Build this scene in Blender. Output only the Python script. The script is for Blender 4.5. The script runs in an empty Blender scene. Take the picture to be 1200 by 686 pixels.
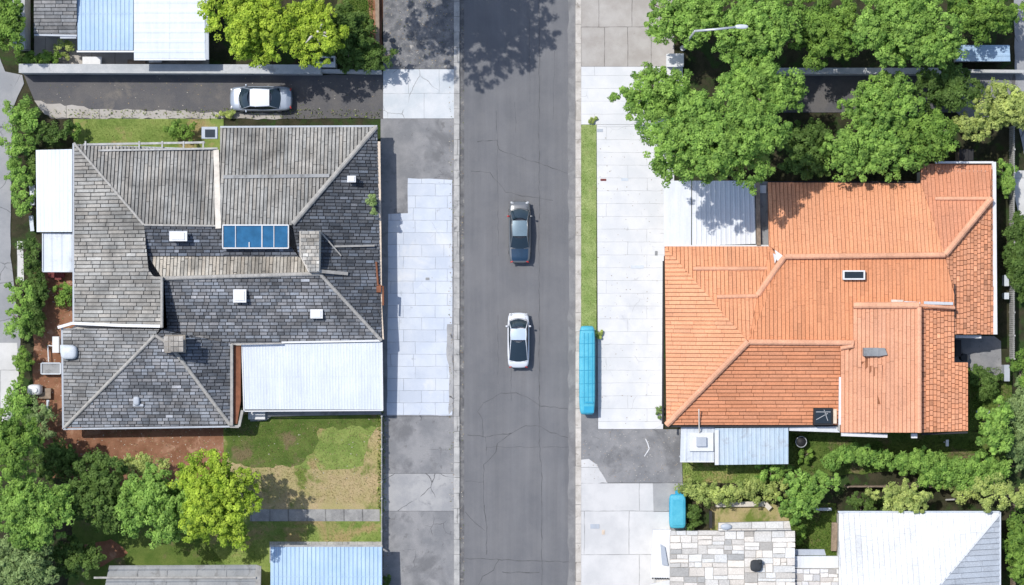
import bpy, math, random
import numpy as np
from mathutils import Vector
from mathutils.geometry import tessellate_polygon
random.seed(7); RNG = np.random.default_rng(11)
SC = bpy.context.scene
COL = SC.collection
H = 150.0          # camera height in metres
S = 15.0           # photo pixels per metre at ground level
SUN_EL = math.radians(59)
SUN_AZ = (-.80, .60)
ZO = 0.0            # how far the house being built sits below the drawn heights

def P(px, py, z=0.0):
    if z > 2: z = z - ZO
    k = (1 - z / H) / S
    return ((px - 600) * k, (343 - py) * k, z)

# ------------------------------------------------------------------ materials
class NT:
    def __init__(s, name):
        s.m = bpy.data.materials.new(name); s.m.use_nodes = True
        s.n = s.m.node_tree.nodes; s.l = s.m.node_tree.links
        s.n.clear()
        s.out = s.n.new('ShaderNodeOutputMaterial')
        s.b = s.n.new('ShaderNodeBsdfPrincipled')
        s.l.new(s.b.outputs[0], s.out.inputs[0])
        s.pos = s.n.new('ShaderNodeNewGeometry').outputs['Position']
    def link(s, a, b): s.l.new(a, b)
    def noise(s, scale, detail=4, rough=.6, vec=None, dist=0):
        n = s.n.new('ShaderNodeTexNoise'); n.inputs['Scale'].default_value = scale
        n.inputs['Detail'].default_value = detail; n.inputs['Roughness'].default_value = rough
        n.inputs['Distortion'].default_value = dist
        s.link(vec or s.pos, n.inputs['Vector']); return n.outputs['Fac']
    def rng(s, v, a, b, c, d, smooth=False):
        n = s.n.new('ShaderNodeMapRange'); n.clamp = True
        if smooth: n.interpolation_type = 'SMOOTHSTEP'
        s.link(v, n.inputs[0])
        for i, x in enumerate((a, b, c, d)): n.inputs[i + 1].default_value = x
        return n.outputs[0]
    def math(s, op, a, b):
        n = s.n.new('ShaderNodeMath'); n.operation = op
        for i, x in enumerate((a, b)):
            if isinstance(x, (int, float)): n.inputs[i].default_value = x
            else: s.link(x, n.inputs[i])
        return n.outputs[0]
    def mix(s, f, a, b, mode='MIX'):
        n = s.n.new('ShaderNodeMix'); n.data_type = 'RGBA'; n.blend_type = mode
        for k, x in ((0, f), (6, a), (7, b)):
            if isinstance(x, (int, float)): n.inputs[k].default_value = x
            elif isinstance(x, tuple): n.inputs[k].default_value = (*x[:3], 1)
            else: s.link(x, n.inputs[k])
        return n.outputs[2]
    def mulv(s, col, v):
        n = s.n.new('ShaderNodeVectorMath'); n.operation = 'SCALE'
        if isinstance(col, tuple): n.inputs[0].default_value = col[:3]
        else: s.link(col, n.inputs[0])
        s.link(v, n.inputs['Scale']); return n.outputs[0]
    def attr(s, name):
        n = s.n.new('ShaderNodeAttribute'); n.attribute_name = name; return n.outputs['Color']
    def warp(s, scale, amt):
        n = s.n.new('ShaderNodeTexNoise'); n.inputs['Scale'].default_value = scale; n.inputs['Detail'].default_value = 3
        s.link(s.pos, n.inputs['Vector'])
        a = s.n.new('ShaderNodeVectorMath'); a.operation = 'SCALE'; a.inputs['Scale'].default_value = amt
        s.link(n.outputs['Color'], a.inputs[0])
        b = s.n.new('ShaderNodeVectorMath'); b.operation = 'ADD'
        s.link(s.pos, b.inputs[0]); s.link(a.outputs[0], b.inputs[1]); return b.outputs[0]
    def cracks(s, scale, width, mask=.5, warp=.6):
        v = s.n.new('ShaderNodeTexVoronoi'); v.feature = 'DISTANCE_TO_EDGE'; v.inputs['Scale'].default_value = scale
        s.link(s.warp(.9, warp), v.inputs['Vector'])
        c = s.rng(v.outputs['Distance'], width * scale * .4, width * scale, 1, 0)
        m = s.rng(s.noise(.35, 2), mask, mask + .08, 0, 1)
        return s.math('MULTIPLY', c, m)
    def bump(s, h, strength, dist=.02):
        n = s.n.new('ShaderNodeBump'); n.inputs['Strength'].default_value = strength; n.inputs['Distance'].default_value = dist
        s.link(h, n.inputs['Height']); s.link(n.outputs[0], s.b.inputs['Normal'])
    def base(s, c, rough=.85, metal=0, spec=.3):
        if isinstance(c, tuple): s.b.inputs['Base Color'].default_value = (*c[:3], 1)
        else: s.link(c, s.b.inputs['Base Color'])
        s.b.inputs['Roughness'].default_value = rough; s.b.inputs['Metallic'].default_value = metal
        s.b.inputs['Specular IOR Level'].default_value = spec
        return s.m

def plain(name, col, rough=.7, metal=0, var=.12, scale=1.5, fine=.08, tint=False, spec=.3, bump=.15, coat=0):
    t = NT(name)
    f = t.math('MULTIPLY', t.rng(t.noise(scale, 4), .3, .7, 1 - var, 1 + var), t.rng(t.noise(scale * 14, 3), .3, .7, 1 - fine, 1 + fine))
    c = t.mulv(t.attr('tint') if tint else col, f)
    if bump: t.bump(t.noise(30, 3), bump)
    if coat: t.b.inputs['Coat Weight'].default_value = coat; t.b.inputs['Coat Roughness'].default_value = .05
    return t.base(c, rough, metal, spec)

def ground(name, c1, c2, scale=.5, c3=None, s3=.2, t3=.55, fine=.18, joints=None, crack=0, crackcol=(.03, .03, .033), bump=.4, jcol=.45, lo=.4, hi=.6, blot=None):
    t = NT(name)
    c = t.mix(t.rng(t.noise(scale, 6, .65), lo, hi, 0, 1), c1, c2)
    if c3: c = t.mix(t.rng(t.noise(s3, 5, .65, dist=.4), t3, t3 + .1, 0, 1), c, c3)
    if blot: # small dark blotches (stains, leaf litter)
        c = t.mix(t.rng(t.noise(blot[1], 5, .7), blot[2], blot[2] + .06, 0, blot[3]), c, blot[0])
    if joints:
        w, h, mort, varr = joints
        b = t.n.new('ShaderNodeTexBrick'); b.offset = .37; b.squash = .7; b.squash_frequency = 3
        b.inputs['Scale'].default_value = 1; b.inputs['Brick Width'].default_value = w; b.inputs['Row Height'].default_value = h
        b.inputs['Mortar Size'].default_value = mort; b.inputs['Mortar Smooth'].default_value = .3
        b.inputs['Color1'].default_value = (1 - varr,) * 3 + (1,); b.inputs['Color2'].default_value = (1 + varr,) * 3 + (1,)
        b.inputs['Mortar'].default_value = (jcol,) * 3 + (1,)
        t.link(t.warp(.8, .12), b.inputs['Vector'])
        m = t.rng(t.noise(1.3, 4), .3, .62, .35, 1)
        jj = t.mix(m, (.97, .97, .97), b.outputs['Color'])
        c = t.mix(1.0, c, jj, 'MULTIPLY')
    if crack: c = t.mix(t.math('MULTIPLY', t.cracks(*(crack[:2]), mask=crack[2]), crack[3]), c, crackcol)
    c = t.mulv(c, t.rng(t.noise(22, 4, .75), .25, .75, 1 - fine, 1 + fine))
    t.bump(t.noise(28, 4, .7), bump, .03)
    return t.base(c, .92, 0, .15)

M = {}
def roadmat():
    t = NT('asphalt_road')
    c = t.mix(t.rng(t.noise(.3, 6, .65), .35, .65, 0, 1), (.148, .152, .163), (.18, .182, .190))
    mp = t.n.new('ShaderNodeMapping'); mp.inputs['Scale'].default_value = (1, .035, 1); t.link(t.pos, mp.inputs[0])
    f = t.rng(t.noise(1.1, 5, .7, vec=mp.outputs[0]), .3, .7, .90, 1.10)       # wear running with the traffic
    c = t.mulv(c, f)
    c = t.mix(t.rng(t.noise(1.7, 6, .75), .62, .74, 0, .5), c, (.13, .132, .138))
    c = t.mix(t.rng(t.noise(4.5, 5, .8), .68, .78, 0, .55), c, (.27, .27, .265))
    c = t.mulv(c, t.rng(t.noise(26, 4, .8), .25, .75, .80, 1.20))
    t.bump(t.noise(30, 4, .7), .6, .03)
    return t.base(c, .92, 0, .15)
M['road'] = roadmat()
M['asphalt_old'] = ground('old_asphalt', (.20, .205, .215), (.28, .28, .285), .45, c3=(.165, .168, .175), s3=.3, t3=.53, fine=.2, crack=(.4, .022, .55, .5), bump=.5, blot=((.12, .12, .12), 1.6, .6, .5))
M['asphalt_light'] = ground('pale_asphalt', (.30, .305, .315), (.38, .38, .38), .5, c3=(.22, .225, .235), s3=.6, t3=.57, fine=.14, crack=(.35, .03, .42, .8))
M['asphalt_dapple_painted'] = ground('dapple_painted_asphalt', (.12, .125, .135), (.22, .22, .225), 1.6, c3=(.42, .40, .37), s3=1.1, t3=.6, fine=.35, bump=.7)  # dark and pale mottling paints in the leaf-shade dapple
M['driveway_dark'] = ground('dark_gravel_drive', (.105, .105, .112), (.135, .13, .128), .6, c3=(.19, .175, .155), s3=.28, t3=.62, fine=.3, bump=.7, blot=((.28, .26, .22), 2.2, .70, .8))
M['concrete_white'] = ground('white_concrete', (.60, .615, .63), (.67, .675, .68), .5, c3=(.54, .555, .58), s3=.3, t3=.62, fine=.05, joints=(6.5, 1.0, .016, .015), bump=.15, jcol=.55, crack=(.3, .02, .55, .6), crackcol=(.35, .35, .36), blot=((.36, .36, .37), 1.3, .66, .5))
M['concrete_blue'] = ground('pale_blue_concrete', (.49, .54, .62), (.56, .60, .66), .45, c3=(.64, .655, .67), s3=.22, t3=.56, fine=.06, joints=(2.5, .95, .018, .05), bump=.2, jcol=.45, crack=(.45, .015, .58, .5), crackcol=(.3, .31, .33), blot=((.28, .29, .30), 1.1, .64, .55))
M['concrete_grey'] = ground('grey_concrete', (.50, .54, .57), (.60, .62, .64), .5, fine=.08, joints=(3.4, 2.6, .016, .03), bump=.2, crack=(.3, .025, .45, .8), crackcol=(.2, .2, .2), blot=((.3, .3, .3), 1.2, .68, .5))
M['concrete_taupe'] = ground('taupe_concrete', (.36, .335, .31), (.43, .41, .385), .5, fine=.1, joints=(2.6, 5.2, .035, .02), bump=.2, blot=((.28, .25, .21), 1.2, .66, .5))
M['concrete_slab'] = ground('pale_concrete_slabs', (.52, .525, .53), (.60, .60, .60), .4, fine=.06, joints=(5.0, 3.4, .03, .05), bump=.2, blot=((.38, .38, .38), .9, .68, .6))
M['kerb'] = ground('kerb_concrete', (.34, .34, .335), (.46, .455, .44), 1.2, fine=.2, c3=(.2, .2, .2), s3=1.4, t3=.58, joints=(1.2, 1.2, .03, .05))
M['kerb_warm'] = ground('warm_kerb_concrete', (.44, .41, .37), (.56, .53, .49), 1.2, fine=.18, c3=(.28, .25, .22), s3=1.4, t3=.6, joints=(1.2, 1.5, .03, .05))
M['gutter'] = ground('gutter_concrete', (.11, .11, .115), (.19, .19, .19), 1.5, fine=.25, c3=(.3, .29, .27), s3=1.2, t3=.6)
M['dirt'] = ground('red_brown_dirt', (.20, .095, .055), (.28, .145, .09), .7, c3=(.36, .21, .14), s3=.8, t3=.56, fine=.25, bump=.7, blot=((.07, .05, .03), 2.4, .62, .6))
M['soil'] = ground('leafy_soil', (.028, .032, .016), (.055, .05, .03), .9, c3=(.035, .065, .018), s3=.6, t3=.5, fine=.5, bump=1, blot=((.11, .09, .06), 3, .7, .7))
M['grass'] = ground('lawn_grass', (.16, .23, .055), (.24, .30, .085), .7, c3=(.34, .27, .13), s3=.35, t3=.52, fine=.35, bump=1)
M['grass_dry'] = ground('dry_lawn', (.42, .33, .19), (.35, .31, .14), .5, c3=(.14, .19, .04), s3=.33, t3=.5, fine=.3, bump=1)
M['grass_green'] = ground('verge_grass', (.23, .32, .10), (.33, .40, .16), .8, c3=(.33, .33, .15), s3=.7, t3=.58, fine=.3, bump=1)
M['grass_dark'] = ground('shade_tone_grass', (.075, .125, .025), (.12, .165, .04), .7, c3=(.17, .14, .075), s3=.5, t3=.55, fine=.4, bump=1)  # darker copy of the lawn colour, shade put into the tone
M['lane'] = ground('lane_asphalt', (.27, .28, .295), (.33, .335, .345), .4, fine=.12, crack=(.3, .03, .4, .6), blot=((.18, .18, .19), 1, .62, .6))
M['lane_pale'] = ground('lane_concrete', (.52, .52, .51), (.60, .60, .59), .4, fine=.08, joints=(3, 3, .03, .03))
M['crack'] = plain('crack_tar', (.095, .096, .10), .9, var=.3, scale=2)
M['tile'] = None
def tilemat(name, var, lich, lo=.55):
    t = NT(name)
    f = t.math('MULTIPLY', t.math('MULTIPLY', t.rng(t.noise(.33, 4, .6, dist=.5), .38, .62, 1 - var * 1.5, 1 + var * .6), t.rng(t.noise(.9, 5, .65), .3, .7, 1 - var, 1 + var)), t.rng(t.noise(9, 4, .7), .25, .75, .78, 1.22))
    c = t.mulv(t.attr('tint'), f)
    c = t.mix(t.rng(t.noise(2.2, 5, .7), lo, lo + .14, 0, .4), c, lich)
    t.bump(t.noise(22, 4, .7), .5, .02)
    return t.base(c, .88, 0, .2)
M['tile'] = tilemat('weathered_shade_grey_tile', .22, (.10, .105, .11))  # weathering plus painted shadow blotches for the left house's south slopes
M['tile_terra'] = tilemat('terracotta_tile', .05, (.52, .25, .13), .58)
M['tile_terra_cap'] = plain('terracotta_cap', (.66, .34, .20), .85, var=.12, tint=True)
M['stone'] = tilemat('pale_stone_slab', .06, (.36, .355, .35), .6)
M['under'] = plain('roof_underlay', (.08, .08, .085), .95)
M['under_t'] = plain('terracotta_underlay', (.27, .115, .06), .95)
M['cap_grey'] = plain('grey_ridge_mortar', (.36, .35, .33), .9, var=.2, scale=2.5)
def corrmat(name, c1, c2, stain=(.45, .47, .5), rough=.45, metal=0., t0=.64):
    t = NT(name)
    c = t.mix(t.rng(t.noise(.35, 4), .35, .65, 0, 1), c1, c2)
    c = t.mix(t.rng(t.noise(1.2, 6, .7, dist=.6), t0, t0 + .1, 0, .6), c, stain)
    mp = t.n.new('ShaderNodeMapping'); mp.inputs['Scale'].default_value = (1, .12, 1); t.link(t.pos, mp.inputs[0])
    c = t.mulv(c, t.rng(t.noise(2.6, 5, .7, vec=mp.outputs[0]), .32, .68, .90, 1.05))
    c = t.mix(t.rng(t.noise(4.2, 6, .8), .66, .74, 0, .5), c, (.30, .28, .26))
    c = t.mulv(c, t.rng(t.noise(7, 4), .3, .7, .96, 1.04))
    t.bump(t.noise(2.5, 3), .1, .03)
    return t.base(c, rough, metal, .4)
M['white_metal'] = corrmat('white_metal_roof', (.58, .635, .71), (.64, .69, .75), t0=.7)
M['blue_metal'] = corrmat('pale_blue_metal_roof', (.33, .48, .66), (.43, .57, .72))
M['white_board'] = corrmat('white_membrane', (.66, .69, .72), (.70, .72, .74), stain=(.55, .57, .6), t0=.66)
M['worn_metal'] = corrmat('worn_pale_metal', (.50, .56, .63), (.60, .64, .68), stain=(.4, .42, .45), t0=.56)
M['lean_blue'] = corrmat('faded_blue_metal', (.42, .53, .63), (.52, .60, .66), stain=(.36, .40, .44), t0=.54)
M['grey_metal'] = corrmat('grey_blue_metal', (.36, .40, .46), (.44, .48, .53))
M['grey_sheet'] = corrmat('weathered_shade_dark_sheet', (.20, .215, .23), (.30, .31, .315), stain=(.11, .11, .11), t0=.52)  # base grey darkened to paint in tree shade on the bottom-left shed
M['render'] = plain('pale_wall_render', (.62, .60, .56), .85)
M['brickwall'] = plain('brown_brick_wall', (.28, .15, .10), .9, var=.2)
M['trim_white'] = plain('white_painted_trim', (.66, .675, .69), .5, var=.05)
M['trim_cream'] = plain('cream_painted_trim', (.62, .52, .42), .6, var=.2, scale=3)
M['rust'] = plain('rusty_timber', (.22, .09, .05), .9, var=.3)
M['wood'] = plain('weathered_timber', (.27, .21, .16), .9, var=.3, scale=3)
M['wood_grey'] = plain('grey_timber', (.40, .40, .39), .9, var=.25, scale=3)
M['pipe_grey'] = plain('grey_painted_steel', (.42, .44, .46), .45, .3)
M['lamp_steel'] = plain('galvanised_steel', (.55, .58, .62), .4, .4)
M['black'] = plain('black_plastic', (.025, .025, .028), .6)
M['dark'] = plain('dark_recess', (.04, .045, .05), .8)
t = NT('turquoise_plastic')
c = t.mix(t.rng(t.noise(1.2, 5, .7), .35, .65, 0, 1), (.055, .36, .50), (.10, .45, .58))
c = t.mix(t.rng(t.noise(3.0, 6, .75), .58, .72, 0, .35), c, (.30, .50, .56)); c = t.mix(t.rng(t.noise(5, 5, .8), .66, .74, 0, .4), c, (.10, .22, .26))
t.bump(t.noise(3, 3), .35, .05); M['teal'] = t.base(c, .5, 0, .35)
M['teal_dark'] = plain('turquoise_dark_trim', (.03, .32, .50), .5, var=.06, bump=.05)  # darker turquoise for ribs, straps and handles
M['wall_conc'] = ground('weathered_wall_concrete', (.40, .42, .43), (.50, .51, .51), .8, fine=.15, c3=(.28, .29, .29), s3=.8, t3=.58)
M['glass_blue'] = plain('blue_roof_glass', (.035, .15, .30), .12, var=.2, spec=.7, bump=0)
M['glass_dark'] = plain('dark_window_glass', (.02, .03, .04), .08, var=.1, spec=.7, bump=0)
M['bark'] = plain('grey_bark', (.24, .20, .16), .95, var=.3, scale=5)
M['dull_red'] = plain('dull_red_plastic', (.16, .03, .03), .6)
M['pale_bark'] = plain('pale_bark', (.55, .53, .48), .9, var=.2)
M['red'] = plain('red_plastic', (.38, .03, .03), .3, spec=.5, bump=0)
M['lens'] = plain('clear_lamp_lens', (.42, .44, .46), .1, spec=.7, bump=0)
M['rubber'] = plain('tyre_rubber', (.03, .03, .03), .9)
M['rim'] = plain('alloy_rim', (.5, .5, .52), .3, .8)
M['cream'] = plain('cream_stone', (.62, .58, .52), .9, var=.2)

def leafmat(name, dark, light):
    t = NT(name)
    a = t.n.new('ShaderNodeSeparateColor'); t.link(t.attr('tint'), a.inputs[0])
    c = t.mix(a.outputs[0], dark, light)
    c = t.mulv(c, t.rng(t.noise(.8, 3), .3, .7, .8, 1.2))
    t.base(c, .6, 0, .25)
    tr = t.n.new('ShaderNodeBsdfTranslucent'); t.link(t.mulv(c, t.rng(t.noise(1, 1), 0, 1, 1.1, 1.2)), tr.inputs[0])
    mx = t.n.new('ShaderNodeMixShader'); mx.inputs[0].default_value = .33
    t.link(t.b.outputs[0], mx.inputs[1]); t.link(tr.outputs[0], mx.inputs[2]); t.link(mx.outputs[0], t.out.inputs[0])
    return t.m
LEAF = {
 'bright': leafmat('bright_leaf', (.125, .25, .02), (.52, .66, .08)),
 'mid': leafmat('mid_leaf', (.058, .15, .026), (.27, .43, .08)),
 'fresh': leafmat('fresh_leaf', (.075, .19, .034), (.36, .56, .12)),
 'lawn': leafmat('lawn_blade', (.20, .30, .07), (.34, .44, .13)),
 'straw': leafmat('straw_blade', (.26, .26, .10), (.48, .42, .22)),
 'dark': leafmat('dark_leaf', (.045, .10, .02), (.16, .26, .06)),
 'pale': leafmat('pale_leaf', (.16, .25, .06), (.56, .64, .20)),
 'sage': leafmat('sage_leaf', (.10, .18, .06), (.34, .46, .18)),
}

# ------------------------------------------------------------------ mesh builder
class MB:
    def __init__(s): s.V = []; s.F = []; s.T = []; s.G = []
    def add(s, vs, fs, tint=(1, 1, 1)):
        o = len(s.V); s.V += [tuple(v) for v in vs]; s.F += [tuple(i + o for i in f) for f in fs]
        s.T += [tint] * len(vs)
    def box(s, c, d, rz=0, tint=(1, 1, 1)):
        cx, cy, cz = c; hx, hy, hz = d[0] / 2, d[1] / 2, d[2] / 2; ca, sa = math.cos(rz), math.sin(rz)
        vs = [(cx + x * ca - y * sa, cy + x * sa + y * ca, cz + z) for z in (-hz, hz) for x, y in ((-hx, -hy), (hx, -hy), (hx, hy), (-hx, hy))]
        s.add(vs, [(3, 2, 1, 0), (4, 5, 6, 7), (0, 1, 5, 4), (1, 2, 6, 5), (2, 3, 7, 6), (3, 0, 4, 7)], tint)
    def prism(s, top, z0=None, depth=None, tint=(1, 1, 1)):
        """top: list of world xyz; bottom at z0 or depth below"""
        n = len(top)
        ar = sum(top[i][0] * top[(i + 1) % n][1] - top[(i + 1) % n][0] * top[i][1] for i in range(n))
        if ar < 0: top = top[::-1]
        bot = [(x, y, z0 if depth is None else z - depth) for x, y, z in top]
        o = len(s.V)
        tris = tessellate_polygon([[Vector((a[0], a[1], 0)) for a in top]])
        fs = []
        for t in tris:
            a = [top[i] for i in t]
            cr = (a[1][0] - a[0][0]) * (a[2][1] - a[0][1]) - (a[2][0] - a[0][0]) * (a[1][1] - a[0][1])
            if cr < 0: t = t[::-1]
            fs.append(tuple(t)); fs.append(tuple(i + n for i in t[::-1]))
        for i in range(n):
            j = (i + 1) % n; fs.append((i + n, j + n, j, i))
        s.add(list(top) + bot, fs, tint)
    def tube(s, pts, r, n=8, tint=(1, 1, 1)):
        pts = [Vector(p) for p in pts]; rs = r if isinstance(r, (list, tuple)) else [r] * len(pts)
        vs = []; fs = []
        for i, p in enumerate(pts):
            d = (pts[min(i + 1, len(pts) - 1)] - pts[max(i - 1, 0)]).normalized()
            u = d.cross(Vector((0, 0, 1)))
            if u.length < .05: u = d.cross(Vector((1, 0, 0)))
            u.normalize(); w = d.cross(u)
            for k in range(n):
                a = 2 * math.pi * k / n; vs.append(p + (u * math.cos(a) + w * math.sin(a)) * rs[i])
        for i in range(len(pts) - 1):
            for k in range(n):
                a = i * n + k; b = i * n + (k + 1) % n; fs.append((a, b, b + n, a + n))
        fs.append(tuple(range(n - 1, -1, -1))); fs.append(tuple(range((len(pts) - 1) * n, len(pts) * n)))
        s.add(vs, fs, tint)
    def cyl(s, c, r, h, n=20, r2=None, tint=(1, 1, 1)):
        s.tube([(c[0], c[1], c[2]), (c[0], c[1], c[2] + h)], [r, r if r2 is None else r2], n, tint)
    def blob(s, c, d, nu=14, nv=8, pw=1.0, rz=0, tint=(1, 1, 1)):
        vs = []; fs = []; ca, sa = math.cos(rz), math.sin(rz)
        sg = lambda v: math.copysign(abs(v) ** pw, v)
        for j in range(nv + 1):
            ph = math.pi * (j / nv) - math.pi / 2
            for i in range(nu):
                th = 2 * math.pi * i / nu
                x = d[0] / 2 * sg(math.cos(ph)) * sg(math.cos(th)); y = d[1] / 2 * sg(math.cos(ph)) * sg(math.sin(th)); z = d[2] / 2 * sg(math.sin(ph))
                vs.append((c[0] + x * ca - y * sa, c[1] + x * sa + y * ca, c[2] + z))
        for j in range(nv):
            for i in range(nu):
                a = j * nu + i; b = j * nu + (i + 1) % nu; fs.append((a, b, b + nu, a + nu))
        s.add(vs, fs, tint)
    def mark(s): s.G.append((len(s.V), len(s.F)))
    def build(s, name, mat, parent=None, smooth=False):
        if len(s.G) > 1:
            o = None; s.G.append((len(s.V), len(s.F)))
            for (v0, f0), (v1, f1) in zip(s.G[:-1], s.G[1:]):
                q = MB(); q.V = s.V[v0:v1]; q.T = s.T[v0:v1]; q.F = [tuple(i - v0 for i in f) for f in s.F[f0:f1]]
                r = q.build(name, mat, parent, smooth); o = o or r
            return o
        me = bpy.data.meshes.new(name)
        org = parent['_o'] if parent is not None and '_o' in parent else (0, 0, 0)
        V = np.array(s.V, dtype=np.float64) - np.array(list(org))
        me.from_pydata(V.tolist(), [], s.F); me.update()
        at = me.attributes.new('tint', 'FLOAT_COLOR', 'POINT')
        at.data.foreach_set('color', np.hstack([np.array(s.T, dtype=np.float32), np.ones((len(s.T), 1), np.float32)]).ravel())
        if smooth: me.polygons.foreach_set('use_smooth', [True] * len(me.polygons))
        me.materials.append(M[mat] if isinstance(mat, str) else mat)
        o = bpy.data.objects.new(name, me); COL.objects.link(o)
        if parent is not None: o.parent = parent; o['_o'] = list(org)
        return o

def thing(name, label, cat, loc, group=None, rz=0, local=False):
    o = bpy.data.objects.new(name, None); COL.objects.link(o); o.location = loc; o.rotation_euler = (0, 0, rz)
    o.empty_display_size = .3
    o['label'] = label; o['category'] = cat
    if group: o['group'] = group
    o['_o'] = [0, 0, 0] if local else list(loc)
    return o
def tag(o, label, cat, group=None):
    # move origin to base centre
    me = o.data; n = len(me.vertices); co = np.empty(n * 3); me.vertices.foreach_get('co', co); co = co.reshape(-1, 3)
    c = np.array([(co[:, 0].min() + co[:, 0].max()) / 2, (co[:, 1].min() + co[:, 1].max()) / 2, co[:, 2].min()])
    me.vertices.foreach_set('co', (co - c).ravel()); me.update(); o.location = c
    o['label'] = label; o['category'] = cat
    if group: o['group'] = group
    return o
def struct(name, mb, mat, kind='structure'):
    o = mb.build(name, mat); o['kind'] = kind; return o

def rough_edge(poly, amt, step=12):
    out = []
    for i in range(len(poly)):
        a = poly[i]; b = poly[(i + 1) % len(poly)]; L = math.hypot(b[0] - a[0], b[1] - a[1]); n = max(1, int(L / step))
        for k in range(n):
            t = k / n; j = amt if k else 0
            out.append((a[0] + (b[0] - a[0]) * t + random.uniform(-j, j), a[1] + (b[1] - a[1]) * t + random.uniform(-j, j)))
    return out
def sheet(name, poly, z, mat, rough=0, depth=.05, step=12):
    if rough: poly = rough_edge(poly, rough, step)
    m = MB(); m.prism([P(x, y, z) for x, y in poly], depth=depth); return struct(name, m, mat)
def R(x0, y0, x1, y1): return [(x0, y0), (x1, y0), (x1, y1), (x0, y1)]

# ------------------------------------------------------------------ ground
m = MB(); m.add([(-2500, -2500, -.06), (2500, -2500, -.06), (2500, 2500, -.06), (-2500, 2500, -.06)], [(0, 1, 2, 3)]); struct('ground', m, 'soil')
sheet('road', R(543, -900, 675, 1500), .004, 'road')
# traced road cracks and seams
def strip(mb, pts, w, z, taper=True):
    pp = [Vector(P(x, y, z)) for x, y in pts]; q = []
    for i in range(len(pp) - 1):      # jitter subdivision
        n = max(1, int((pp[i + 1] - pp[i]).length / .35))
        for k in range(n): q.append(pp[i].lerp(pp[i + 1], k / n) + Vector((random.uniform(-.045, .045), random.uniform(-.045, .045), 0)))
    q.append(pp[-1])
    for i in range(len(q) - 1):
        d = (q[i + 1] - q[i]); nrm = Vector((-d.y, d.x, 0)).normalized(); ww = w * .85 * random.uniform(.5, 1.4) / 2
        mb.add([q[i] - nrm * ww, q[i + 1] - nrm * ww, q[i + 1] + nrm * ww, q[i] + nrm * ww], [(0, 1, 2, 3)])
cr = MB()
for pts, w in [([(632, -60), (632, 520), (635, 560), (635, 686), (636, 900)], .045), ([(582, 130), (584, 300)], .03), ([(583, 370), (584, 450)], .03),
    ([(599, 430), (599, 470)], .03), ([(559, 166), (582, 164), (585, 176), (617, 187), (632, 192), (672, 205)], .045), ([(552, 201), (574, 202), (583, 214), (593, 225), (612, 230), (648, 235)], .045),
    ([(588, 461), (605, 461), (617, 465), (634, 476), (672, 480)], .045), ([(588, 461), (567, 472), (560, 482), (566, 492), (566, 512)], .045),
    ([(548, 510), (568, 512), (600, 508), (616, 499), (634, 500), (640, 505), (668, 514)], .05), ([(600, 508), (583, 520), (581, 530), (570, 542), (567, 545), (567, 592), (570, 612), (570, 650)], .05),
    ([(545, 600), (555, 612), (568, 622)], .05), ([(570, 524), (632, 524)], .03), ([(546, 564), (567, 565)], .03), ([(569, 513), (570, 534)], .04),
    ([(545, 655), (570, 655), (605, 657), (672, 659)], .05), ([(584, 656), (578, 668), (566, 676), (558, 690)], .05), ([(588, 671), (632, 671)], .08), ([(671, 660), (670, 690)], .05),
    ([(605, 155), (603, 120)], .02), ([(648, 140), (650, 60)], .02), ([(671, 30), (668, 60), (672, 75)], .04), ([(636, 524), (668, 524)], .03), ([(620, 20), (621, 120)], .02)]:
    strip(cr, pts, w, .0085)
struct('road_cracks', cr, 'crack')
sheet('gutter_channel', R(537, -900, 544, 1500), .012, 'gutter')
sheet('road_edge_wear', R(666, -900, 676, 1500), .010, ground('edge_wear', (.20, .20, .205), (.25, .25, .25), .8, fine=.2, c3=(.18, .18, .185), s3=.5, t3=.5), rough=1.3)
sheet('west_kerb', R(532, -900, 538.5, 1500), .12, 'kerb', depth=.15)
sheet('east_kerb', R(674.5, -900, 681, 1500), .12, 'kerb_warm', depth=.15)
# west pavement
W = dict(z=.10, depth=.15)
sheet('west_pavement_shaded', R(449, -900, 532.3, 81), .100, 'asphalt_dapple_painted', depth=.15)
sheet('west_driveway_apron', R(449, 81.3, 532.3, 139), .104, 'concrete_grey', depth=.15)
sheet('west_pavement_asphalt', R(446, 139.3, 532.3, 488), .096, 'asphalt_old', depth=.15)
sheet('pale_blue_forecourt', [(478, 209), (530, 211), (530, 487), (453.5, 487), (455, 251), (478, 250)], .112, 'concrete_blue', rough=.5)
sheet('pavement_sidestrip', [(524, 380), (530.5, 380), (531, 480), (526, 486), (526, 460), (527, 440), (523, 410)], .116, 'asphalt_light', rough=.8, step=6)
sheet('west_pavement_lower', R(449, 488.3, 532.3, 555), .098, 'asphalt_old', depth=.15)
sheet('west_pavement_patch', R(449, 555.3, 532.3, 599), .101, 'asphalt_light', depth=.15)
sheet('west_pavement_south', R(449, 599.3, 532.3, 1500), .098, 'asphalt_old', depth=.15)
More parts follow.
